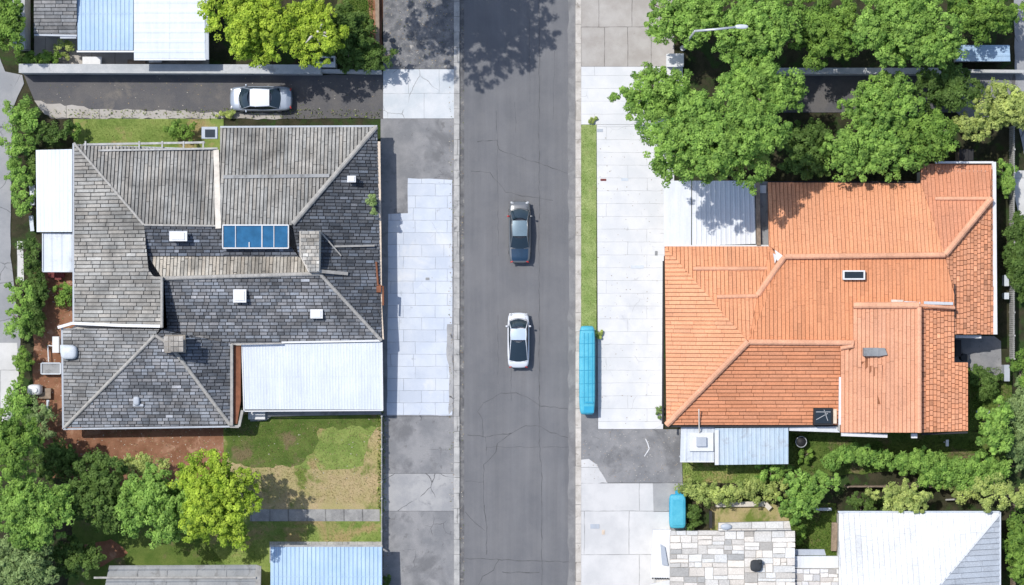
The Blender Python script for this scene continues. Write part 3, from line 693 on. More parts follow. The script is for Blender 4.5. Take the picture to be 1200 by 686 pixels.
tiles(rf, h_w, 'x', .31, (.8, 2.0), T_W, .04, .045, (0, -1), step=.06, eg=.4)
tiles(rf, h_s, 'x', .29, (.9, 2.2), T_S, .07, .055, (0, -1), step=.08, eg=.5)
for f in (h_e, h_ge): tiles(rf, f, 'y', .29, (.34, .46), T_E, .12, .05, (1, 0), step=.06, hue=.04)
ro = rf.build('roof', 'tile_terra', RH); sh.build('underlay', 'under_t', ro)
cap = MB(); tc = (.70, .38, .245)
M['tile_terra_cap2'] = tilemat('terracotta_ridge', .08, (.62, .33, .2), .5)
for a, b, r in (((919, 301, 4.95), (1107, 299, 5.05), .17), ((1107, 299, 5.05), (1161, 233, 3.7), .2), ((1095, 233, 3.62), (1160, 233, 3.65), .12), ((919, 301, 4.9), (888, 346, 4.5), .19),
             ((840, 348, 4.35), (888, 347, 4.45), .13), ((812, 315, 3.75), (904, 315, 3.85), .13), ((877, 401, 5.35), (1000, 402, 5.35), .17), ((781, 498, 3.1), (877, 400, 5.35), .2),
             ((1000, 358, 5.45), (1077, 358, 6.05), .2), ((1077, 358, 6.05), (1118, 361, 5.35), .1), ((1077, 360, 6.05), (1077, 507, 6.05), .15), ((985, 408, 5.15), (1000, 405, 5.4), .14)):
    ridge(cap, a, b, r * 1.25, .5, .17, tc, .05)
cap.build('ridge_cap', 'tile_terra_cap2', RH)
b = MB(); b.prism([P(986, 409, 4.8), P(1001, 409, 4.9), P(1001, 361, 4.9), P(1117, 362, 4.5), P(1117, 426, 4.5), P(1133, 426, 4.3), P(1133, 504, 4.3), P(1077, 506, 4.6), P(986, 506, 4.7)], z0=2.9); b.build('gable_wall', 'render', RH)
gt = MB(); edge(gt, [(1164.5, 190, 3.15), (1166, 392, 3.2)], .3, .2, .12); edge(gt, [(1096, 190.5, 3.1), (1164, 190.5, 3.1)], .16, .15, .05); edge(gt, [(984.5, 442, 5.1), (984, 498, 5.1)], .16, .15, .05)
edge(gt, [(986, 509, 5.0), (1040, 511, 5.0)], .28, .18, .0); edge(gt, [(1120, 394.5, 3.3), (1150, 395, 3.2)], .22, .15, .0); edge(gt, [(1068, 511, 4.9), (1075, 511, 4.9)], .35, .2)
gt.build('fascia', 'trim_white', RH)
gt = MB(); edge(gt, [(780, 500, 3.1), (925, 500, 3.1), (984, 499, 3.1)], .13, .15); edge(gt, [(777.5, 306, 3.1), (776.5, 497, 3.1)], .12, .15, .05); edge(gt, [(1080, 509, 4.8), (1134, 507, 4.8)], .13, .15); edge(gt, [(1118.5, 333, 4.95), (1118.5, 372, 4.95)], .06, .1, .1); edge(gt, [(900, 213.5, 3.2), (1079, 213.5, 3.2)], .1, .14); gt.build('gutter', 'black', RH)
b = MB(); b.prism([P(908, 293, 4.95), P(919, 301, 5.15), P(911, 306, 4.95)], depth=.1); b.prism([P(906, 297, 4.9), P(912, 300, 4.95), P(908, 309, 4.7)], depth=.08); b.build('valley_flashing', 'trim_white', RH)
# roof fittings
def hatch(px, py, z, w, d, pane, parent):
    f = MB(); X = P(px, py, z + .12)
    for sx in (-1, 1): f.box((X[0] + sx * w / 2, X[1], X[2] - .1), (.11, d + .1, .5))
    for sy in (-1, 1): f.box((X[0], X[1] + sy * d / 2, X[2] - .1), (w - .11, .11, .5))
    o = f.build('skylight', 'trim_white', parent); g = MB(); g.box((X[0], X[1], X[2] + .02), (w - .12, d - .12, .05)); g.build('pane', pane, o); return o
hatch(1000.5, 322.5, 5.2, 1.55, .6, 'glass_dark', RH)
b = MB(); b.box(P(1020, 412.5, 5.75), (1.1, .62, .6)); b.prism([P(1028, 408, 6.05), P(1037, 408, 5.95), P(1040, 416, 5.95), P(1028, 418, 6.05)], depth=.5); b.build('chimney', 'grey_sheet', RH)
b = MB(); X = P(964, 488, 3.55); b.box(X, (1.45, 1.3, .5)); o = b.build('skylight', 'black', RH)
b = MB(); b.box((X[0], X[1], X[2] + .27), (1.2, 1.05, .05)); b.build('pane', 'glass_dark', o)
b = MB()
for i, (dx, dy, wd, rz) in enumerate(((-.1, 0, 1.0, .5), (.2, .1, .9, 1.9), (0, .35, 1.1, .0))): b.box((X[0] + dx, X[1] + dy, X[2] + .32), (wd, .05, .03), rz)
b.build('bar', 'pipe_grey', o)
b = MB(); b.box(P(978, 488, 3.5), (.28, 1.1, .3)); b.build('trim_board', 'trim_cream', RH)
b = MB(); edge(b, [(1044, 353.5, 5.5), (1058, 354, 5.5)], .3, .1, .15); b.build('ridge_patch', 'cream', RH)
b = MB(); edge(b, [(1059, 355, 5.4), (1078, 356, 5.5)], .25, .1, .12); edge(b, [(1082, 355, 5.3), (1116, 356, 5.0)], .22, .1, .25); b.build('lead_flashing', 'worn_metal', RH)
b = MB(); b.prism([P(1077.6, 362, 6.1), P(1081, 362, 6.0), P(1081, 506, 6.0), P(1077.6, 507, 6.1)], depth=.1); b.build('ridge_board', 'tile_terra_cap2' if False else 'rust', RH) if False else None
# NW carport
b = MB(); corr(b, [(811, 212, 2.95), (884, 212, 2.95), (886, 286, 3.0), (811, 288, 3.0)], 'y', .36, .03); cpo = b.build('carport_roof', 'white_board', RH)
b = MB(); b.prism([P(778, 212, 3.04), P(810, 212, 3.04), P(810, 288, 3.07), P(778, 288, 3.07)], depth=.03); b.build('membrane_strip', 'white_board', RH)
b = MB(); edge(b, [(778, 288.5, 3.05), (903, 288, 3.05)], .12, .16, .05); b.build('fascia', 'trim_white', cpo)
b = MB(); edge(b, [(888, 213, 3.1), (889, 288, 3.1)], .3, .2, .1); b.build('timber_beam', 'wood', RH)
b = MB(); b.prism([P(885, 213, 2.8), P(901, 213, 2.8), P(901, 288, 2.8), P(885, 288, 2.8)], depth=.1); o = b.build('link_roof', 'grey_sheet', RH)
b = MB()
for y, d in ((222, 1.0), (248, .5), (262, .7)): b.mark(); b.box(P(880.5 + 2, y, 2.9), (.35, d, .1))
b.mark(); b.box(P(894, 222, 2.9), (.5, .6, .12)); b.build('roof_patch', 'trim_white', o)
b = MB()
for x, y in ((782, 216), (782, 284), (830, 216)): q = P(x, y, 2.9); b.mark(); b.box((q[0], q[1], 1.4), (.12, .12, 2.8))
b.build('post', 'trim_white', RH)
# south lean-to roofs
b = MB(); corr(b, [(838, 502, 2.9), (924, 501, 2.9), (924, 544, 2.6), (839, 545, 2.6)], 'y', .34, .03); b.build('lean_to_roof', M['lean_blue'], RH)
b = MB(); corr(b, [(798, 501, 2.7), (838, 501, 2.7), (837, 541, 2.5), (797, 541, 2.5)], 'y', .5, .02); o = b.build('lean_to_roof', 'worn_metal', RH)
b = MB(); b.prism([P(808, 507, 2.85), P(836, 507, 2.85), P(836, 529, 2.78), P(808, 529, 2.78)], depth=.15); b.build('roof_panel', 'trim_white', o)
b = MB(); b.box(P(822, 518, 2.95), (.75, .7, .2)); b.build('roof_vent', 'grey_metal', o)
b = MB(); edge(b, [(840, 504, 3.0), (840, 545, 2.7)], .3, .12, .05); edge(b, [(797, 541.5, 2.55), (837, 541.5, 2.55)], .06, .1); b.build('lean_to_trim', 'trim_white', RH)
b = MB(); b.prism([P(925, 499, 2.9), P(984, 499, 2.9), P(984, 507, 2.8), P(925, 505, 2.8)], depth=.1); b.build('porch_roof', 'white_board', RH)
b = MB()
for x, y in ((842, 541), (880, 541), (921, 541), (800, 538)): q = P(x, y, 2.6); b.mark(); b.box((q[0], q[1], 1.25), (.1, .1, 2.5))
b.build('post', 'trim_white', RH)
b = MB(); b.tube([P(819, 480, 4.1), P(819.5, 507, 2.95)], .05); b.build('vent_pipe', 'cream', RH)
windows(RH, (786, 300), (786, 488), 1.6, 1.2, 4, 1.5, .04); windows(RH, (1157, 386), (1157, 205), 1.6, 1.1, 4, 1.2, .04)

# ---- top-left neighbour
NB = thing('white_roof_building', 'building with pale blue and white metal roofs above the side driveway', 'house', P(165, 10, 0))
b = MB(); corr(b, [(90, -70, 3.6), (157, -70, 3.6), (156.5, 59, 3.0), (91, 59, 3.0)], 'y', .32, .04); b.build('metal_roof', 'blue_metal', NB)
b = MB(); corr(b, [(157, -70, 3.5), (240, -70, 3.5), (240, 69, 3.3), (157, 69, 3.3)], 'x', .75, .018); b.build('metal_roof', 'white_metal', NB)
b = MB(); edge(b, [(241, -70, 3.3), (242, 70, 3.3)], .35, .2); b.build('side_gutter', 'grey_metal', NB)
b = MB(); edge(b, [(90, 60.5, 3.05), (157, 60.5, 3.05)], .12, .16, .03); edge(b, [(157, 70, 3.35), (241, 70, 3.35)], .1, .14); b.build('fascia', 'trim_white', NB)
b = MB(); f = [(40, -70, 4.6), (90, -70, 4.6), (90, 41, 3.0), (40, 40, 3.0)]; tiles(b, f, 'x', .27, (.5, 1.6), (.24, .245, .25), .2, .04, (0, -1), step=.06); ro = b.build('tiled_roof', 'tile', NB)
b = MB(); shell(b, f); b.build('underlay', 'under', ro)
b = MB(); edge(b, [(40, 41, 3.05), (90, 42, 3.05)], .13, .15); edge(b, [(70, 42, 3.05), (89, 42, 3.05)], .4, .15, -.1); b.build('gutter', 'grey_metal', NB)
walls(NB, [(44, -66), (236, -66), (236, 62), (160, 62), (160, 54), (94, 54), (94, 36), (44, 36)], 2.9, 'render')
for x, y, w_, d_, mt, lb in ((108, 72, 1.5, .7, 'trim_white', 'pale garden bench seat behind the long wall'), (160, 73, 1.4, .4, 'wood', 'low brown timber pallet behind the long wall'), (182, 71, 1.0, .35, 'white_board', 'white panel leaning beside the white roof')):
    b = MB(); c = P(x, y, .45); b.box(c, (w_, d_, .08))
    for sx in (-1, 1): b.box((c[0] + sx * w_ * .4, c[1], .21), (.1, d_ * .8, .42))
    tag(b.build({'t': 'garden_bench', 'w': 'timber_pallet'}[mt[0]] if mt != 'white_board' else 'metal_sheet', mt), lb, {'t': 'bench', 'w': 'pallet'}[mt[0]] if mt != 'white_board' else 'panel')
# walls
def wallthing(name, pts, w_, h, mat, label, cat='wall', capm=None):
    o = thing(name, label, cat, P(*pts[0], 0)); b = MB(); edge(b, [(x, y, 0) for x, y in pts], w_, h, h); b.build('wall_body', mat, o)
    c = MB(); edge(c, [(x, y, 0) for x, y in pts], w_ + .08, .06, h + .06); c.build('coping', capm or mat, o); return o
wallthing('boundary_wall', [(28, 83), (378, 84)], .62, 1.5, 'wall_conc', 'long grey concrete wall above the side driveway')
wallthing('boundary_wall', [(378, 85), (448, 86.5)], .2, 1.1, 'wall_conc', 'thin low grey wall running right from the utility box')
wallthing('boundary_wall', [(29.5, -60), (29.5, 60)], .85, 1.9, 'wall_conc', 'wide grey wall at the top left beside the tiled roof')
wallthing('boundary_wall', [(905, 86), (1106, 86)], .4, 1.5, 'wall_conc', 'grey wall under the trees at the top right')
wallthing('boundary_wall', [(1125, 85.5), (1195, 86)], .16, 1.2, 'wall_conc', 'thin grey wall below the blue shed roof')
wallthing('timber_edging', [(442, -60), (443, 52)], .22, .5, 'wood', 'brown timber edging between the top yard and the pavement', 'edging')
o = thing('utility_cabinet', 'white utility cabinet with dark slot at the end of the long wall', 'cabinet', P(382, 74, 0))
b = MB(); b.box(P(381.5, 73.5, .8), (1.65, .85, 1.6)); b.build('cabinet_body', 'trim_white', o)
b = MB(); b.box(P(380, 70.5, 1.62), (1.4, .28, .05)); b.build('slot', 'dark', o)
# fences
def fence(name, a, b_, h, mat, label, n):
    o = thing(name, label, 'fence', P(*a, 0)); A = Vector(P(*a)); B = Vector(P(*b_)); d = B - A; rz = math.atan2(d.y, d.x)
    m_ = MB(); k = int(d.length / .16)
    for i in range(k): c = A.lerp(B, (i + .5) / k); m_.box((c.x, c.y, h / 2 + random.uniform(-.02, .02)), (.13, .03, h), rz)
    m_.build('palings', mat, o)
    for i in range(n + 1):
        c = A.lerp(B, i / n); q = MB(); q.box((c.x, c.y, h / 2 + .05), (.11, .11, h + .1), rz); q.build('post', mat, o)
    q = MB(); q.tube([(A.x, A.y, h * .8), (B.x, B.y, h * .8)], .04, 4); q.build('rail', mat, o)
fence('side_fence', (448.3, 487), (448.3, 640), 1.1, 'wood_grey', 'thin grey paling fence between the dry lawn and pavement', 8)
fence('side_fence', (1183, 150), (1183, 420), 1.5, 'wood_grey', 'grey paling fence down the far right yard', 10)
fence('side_fence', (1184, 590), (1184, 760), 1.5, 'wood', 'brown paling fence right of the white hipped roof', 6)
fence('side_fence', (990, 569), (1180, 569), 1.3, 'wood', 'brown paling fence hidden in the long hedge', 8)

# ---- bottom sheds and houses
o = thing('blue_shed', 'shed with light blue corrugated roof beside the lower lawn', 'shed', P(382, 690, 0))
b = MB(); corr(b, [(317, 641, 2.6), (448, 641, 2.6), (448, 780, 3.2), (317, 780, 3.2)], 'y', .31, .06); b.build('metal_roof', 'blue_metal', o); walls(o, [(322, 647), (443, 647), (443, 770), (322, 770)], 2.5, 'render')
b = MB(); edge(b, [(317, 640, 2.6), (448, 640, 2.6)], .14, .14, .02); b.build('gutter', 'cap_grey', o)
o = thing('grey_shed', 'shed with grey sheet roof, tree shade painted in, at the bottom left', 'shed', P(210, 700, 0))
b = MB(); corr(b, [(128, 663, 2.6), (300, 662, 2.6), (300, 760, 3.4), (108, 760, 3.4)], 'x', .8, .04); b.build('sheet_roof', 'grey_sheet', o)
b = MB(); b.prism([P(300, 662, 2.7), P(306, 664, 2.6), P(304, 760, 3.3), P(298, 760, 3.45)], depth=.15); edge(b, [(110, 677, 2.85), (300, 677, 2.85)], .15, .05, .1); b.build('edge_cap', 'cap_grey', o)
walls(o, [(134, 668), (296, 668), (296, 750), (120, 750)], 2.5, 'render')
SH = thing('stone_roof_house', 'house with a roof of pale irregular stone slabs, bottom right', 'house', P(850, 660, 0))
b = MB(); f = [(785, 623, 3.2), (928, 621, 3.2), (928, 800, 5.0), (785, 800, 5.0)]
def stones(mb, face, col):
    tiles(mb, face, 'x', .55, (.7, 1.5), col, .12, .06, (0, -1), step=.05, hue=.02)
random.seed(5)
def paving(mb, x0, y0, x1, y1, zf, col, big=1.0):
    """irregular stone slabs by recursive splitting (px units)"""
    w_, h_ = x1 - x0, y1 - y0
    if w_ > 22 * big * random.uniform(.7, 1.5) or h_ > 11 * big * random.uniform(.7, 1.5):
        if w_ * random.uniform(.8, 1.2) > h_ * 2.0: m_ = x0 + w_ * random.uniform(.34, .66); paving(mb, x0, y0, m_, y1, zf, col, big); paving(mb, m_, y0, x1, y1, zf, col, big)
        else: m_ = y0 + h_ * random.uniform(.34, .66); paving(mb, x0, y0, x1, m_, zf, col, big); paving(mb, x0, m_, x1, y1, zf, col, big)
        return
    j = lambda: random.uniform(-.35, .35); g = .4
    q = [(x0 + g + j(), y0 + g + j()), ((x0 + x1) / 2, y0 + g + j()), (x1 - g + j(), y0 + g + j()), (x1 - g + j(), y1 - g + j()), ((x0 + x1) / 2, y1 - g + j()), (x0 + g + j(), y1 - g + j())]
    h0 = random.uniform(.03, .09); top = [P(x, y, zf(y) + h0 + random.uniform(-.012, .012)) for x, y in q]
    k = random.choice((.62, .8, .92, 1, 1, 1.08, 1.15)) * random.uniform(.93, 1.07); hu = random.uniform(-.03, .06)
    mb.prism(top, depth=.12, tint=(col[0] * k * (1 + hu), col[1] * k, col[2] * k * (1 - hu)))
zf_ = lambda y: 3.2 + (y - 622) * .0101
paving(b, 785, 622, 932, 690, zf_, (.62, .61, .585)); paving(b, 785, 690, 932, 800, zf_, (.62, .61, .585), 1.5)
ro = b.build('stone_roof', 'stone', SH); b = MB(); shell(b, f); b.build('underlay', M['cap_grey'], ro)
b = MB(); f2 = [(842, 613, 3.4), (925, 611, 3.4), (927, 621.5, 3.5), (842, 622, 3.5)]; tiles(b, f2, 'x', .6, (1.0, 2.4), (.55, .53, .49), .1, .04, (0, -1)); ro = b.build('ridge_slabs', 'stone', SH); b = MB(); shell(b, f2, .3); b.build('underlay', 'cap_grey', ro)
b = MB(); b.prism([P(765, 621, 3.0), P(786, 621, 3.15), P(788, 678, 3.15), P(762, 677, 3.0)], depth=.2); o = b.build('flat_roof', 'trim_white', SH)
b = MB(); b.prism([P(774, 638, 3.3), P(779, 641, 3.3), P(783, 663, 3.3), P(776, 662, 3.3)], depth=.2); b.build('roof_hatch', 'grey_metal', o)
b = MB(); b.prism([P(788, 679, 3.0), P(808, 690, 3.0), P(808, 760, 3.0), P(762, 760, 3.0), P(762, 685, 3.0)], depth=.2); b.build('flat_roof', 'trim_white', SH)
b = MB()
for i in range(7): b.box(P(765 + i * 2.9, 678, 3.05), (.11, .1, .15))
b.build('bracket', 'dark', SH)
walls(SH, [(769, 627), (922, 627), (922, 790), (769, 790)], 2.9, 'render')
b = MB(); c = P(886, 663, 3.9); b.blob(c, (.9, .9, .5), pw=.6); b.box((c[0] + .3, c[1] + .3, c[2]), (.25, .25, .6)); b.build('cowl', 'dark', SH, True)
b = MB(); b.blob(P(851, 617.5, 3.6), (.9, .5, .3)); b.build('roof_vent', 'grey_metal', SH, True)
WH = thing('white_hip_house', 'house with broad white metal hip roof, lower right corner', 'house', P(1070, 660, 0))
b = MB(); fw = [(983, 601, 3.0), (1171, 601, 3.0), (1100, 686, 4.9), (1040, 760, 6.55), (983, 760, 6.55)]
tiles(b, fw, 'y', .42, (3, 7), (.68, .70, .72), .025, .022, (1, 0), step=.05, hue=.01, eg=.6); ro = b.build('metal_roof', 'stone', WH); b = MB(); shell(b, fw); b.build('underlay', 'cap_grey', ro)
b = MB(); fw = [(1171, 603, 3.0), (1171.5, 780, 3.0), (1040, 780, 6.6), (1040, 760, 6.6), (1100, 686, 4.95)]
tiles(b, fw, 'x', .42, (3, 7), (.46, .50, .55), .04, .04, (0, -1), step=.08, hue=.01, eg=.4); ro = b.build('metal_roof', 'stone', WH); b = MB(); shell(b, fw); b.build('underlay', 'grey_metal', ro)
b = MB(); edge(b, [(1171, 603, 3.05), (1100, 687, 4.95), (1040, 760, 6.25)], .16, .08, .08); b.build('hip_cap', 'trim_white', WH)
b = MB(); edge(b, [(982, 600, 3.05), (1172, 600, 3.05), (1172, 760, 3.05)], .12, .16, .04); b.build('gutter', 'worn_metal', WH)
b = MB(); b.prism([P(984, 601, 3.0), P(993, 601, 3.0), P(993, 666, 3.0), P(928, 666, 3.0), P(930, 652, 3.0), P(982, 652, 3.0)], depth=.2); b.build('flat_roof', 'white_board', WH)
b = MB(); b.prism([P(930, 644, 2.7), P(966, 644, 2.7), P(968, 651, 2.7), P(930, 651, 2.7)], depth=.12); b.build('porch_roof', 'grey_metal', WH)
b = MB(); f2 = [(928, 667, 3.2), (1050, 665, 3.2), (1050, 720, 3.5), (928, 720, 3.5)]; paving(b, 928, 667, 1050, 720, lambda y: 3.2 + (y - 667) * .006, (.68, .68, .68)); ro = b.build('stone_roof', 'stone', WH)
b = MB(); shell(b, f2, .15); b.build('underlay', 'cap_grey', ro)
walls(WH, [(988, 607), (1165, 607), (1165, 760), (940, 760), (940, 660), (988, 660)], 2.9, 'render')
# top-right shed and boxes
o = thing('small_shed', 'small shed with blue grey roof between trees, top right', 'shed', P(1155, 63, 0))
b = MB(); corr(b, [(1122, 53, 2.6), (1183, 53, 2.6), (1184, 72, 2.4), (1120, 72, 2.4)], 'x', .5, .03); b.build('metal_roof', 'blue_metal', o); walls(o, [(1126, 56), (1180, 56), (1180, 69), (1126, 69)], 2.35, 'wood_grey')
o = thing('white_kiosk', 'white flat box beside the street lamp below the trees', 'cabinet', P(791, 71, 0))
b = MB(); b.box(P(791, 71, .7), (1.25, .9, 1.4)); b.build('cabinet_body', 'trim_white', o); b = MB(); b.box(P(791, 71, 1.43), (1.35, 1.0, .06)); b.build('lid', 'trim_white', o)
o = thing('dark_shed', 'dark ribbed roof shed tucked behind the terracotta house', 'shed', P(1137, 183, 0))
b = MB(); corr(b, [(1124, 175, 2.0), (1141, 175, 2.0), (1141, 188, 2.0), (1124, 188, 2.0)], 'y', .3, .04); b.build('metal_roof', 'black', o); walls(o, [(1126, 177), (1139, 177), (1139, 187), (1126, 187)], 1.9, 'wood')
# street lamp
o = thing('street_lamp', 'grey steel street lamp with long arm over the trees', 'street lamp', P(800, 57, 0))
b = MB(); X = P(800, 57, 0); b.tube([X, (X[0], X[1], 5), (X[0], X[1], 10)], [.13, .1, .07], 12); b.build('pole', 'lamp_steel', o, True)
b = MB(); b.tube([(X[0], X[1], 10), (X[0] + 1.5, X[1] + .1, 10.15), P(862, 32, 10.2)], .09, 10); b.build('arm', 'lamp_steel', o, True)
b = MB(); Y = P(869, 31.5, 10.2); b.blob(Y, (1.0, .34, .2), pw=.8); b.build('lamp_head', 'worn_metal', o, True)
b = MB(); b.cyl((X[0], X[1], 0.1), .22, .12); b.build('base_plate', 'lamp_steel', o)

# ------------------------------------------------------------------ turquoise containers
def container(px, py, L, W_, hgt, label, lip):
    o = thing('turquoise_container', label, 'container', P(px, py, .1))
    c = P(px, py, .1); b = MB(); vs = []; fs = []; prof = [(0, .80, .86), (.08, .86, .88), (.55, .97, .97), (.8, 1, 1), (.92, .97, .98), (.98, .9, .95), (1.0, .78, .90)]
    n = 32
    for zf, sx, sy in prof:
        for k in range(n):
            a = 2 * math.pi * k / n; ca, sa = math.cos(a), math.sin(a); e = .28
            vs.append((c[0] + W_ / 2 * sx * math.copysign(abs(ca) ** e, ca), c[1] + L / 2 * sy * math.copysign(abs(sa) ** (e * 1.1), sa), .1 + hgt * zf))
    for j in range(len(prof) - 1):
        for k in range(n): a = j * n + k; b2 = j * n + (k + 1) % n; fs.append((a, b2, b2 + n, a + n))
    fs.append(tuple(range((len(prof) - 1) * n, len(prof) * n))); fs.append(tuple(range(n))[::-1]); b.add(vs, fs); b.build('shell', 'teal', o, True)
    r = MB()
    for dx in (-.2, .05, .3): r.box((c[0] + dx * W_, c[1] + .02 * L, .1 + hgt + .012), (.05, L * .8, .03))
    if lip == 'long':
        r.build('rib', 'teal_dark', o)
        for k in range(6):
            yy = c[1] + L * (-.30 + k * .15); zt_ = .1 + hgt + .03
            q = MB(); q.tube([(c[0] - W_ * .51, yy, .5), (c[0] - W_ * .5, yy, zt_ - .12), (c[0] - W_ * .42, yy, zt_), (c[0] + W_ * .42, yy + .03, zt_), (c[0] + W_ * .5, yy + .03, zt_ - .12), (c[0] + W_ * .51, yy + .03, .5)], .018, 5); q.build('strap', 'teal_dark', o)
        q = MB(); q.box((c[0] + .12 * W_, c[1] - L * .36, .1 + hgt + .02), (W_ * .5, .12, .08)); q.box((c[0] + .1 * W_, c[1] - L * .44, .1 + hgt), (W_ * .6, .5, .06)); q.build('latch', 'teal_dark', o)
        for sy in (-.3, .3):
            for sx in (-1, 1): q = MB(); q.tube([(c[0] + sx * W_ * .42 - .06, c[1] + sy * L, .26), (c[0] + sx * W_ * .42 + .06, c[1] + sy * L, .26)], .16, 14); q.build('wheel', 'rubber', o)
    else:
        q = MB(); q.box((c[0] + .02, c[1] + L * .46, .1 + hgt * .9), (W_ * .8, .22, .14)); q.box((c[0] + .05, c[1] + L * .53, .1 + hgt * .8), (W_ * .35, .5, .12)); q.build('handle', 'teal_dark', o)
        q = MB(); q.box((c[0] - W_ * .44, c[1] + .2, .1 + hgt * .93), (.16, L * .45, .12)); q.build('side_lip', 'teal_dark', o)
        r = MB(); r.prism([(c[0] - .3 * W_, c[1] - .4 * L, .1 + hgt + .035), (c[0] + .34 * W_, c[1] - .4 * L, .1 + hgt + .035), (c[0] + .34 * W_, c[1] + .35 * L, .1 + hgt + .035), (c[0] - .3 * W_, c[1] + .35 * L, .1 + hgt + .035)], depth=.06); r.build('lid', 'teal', o)
container(687.5, 433.5, 6.9, 1.25, 1.25, 'long narrow turquoise container beside the white forecourt', 'long')
container(792.5, 597.5, 2.65, 1.3, 1.35, 'short stubby turquoise container by the stone roofed house', 'short')

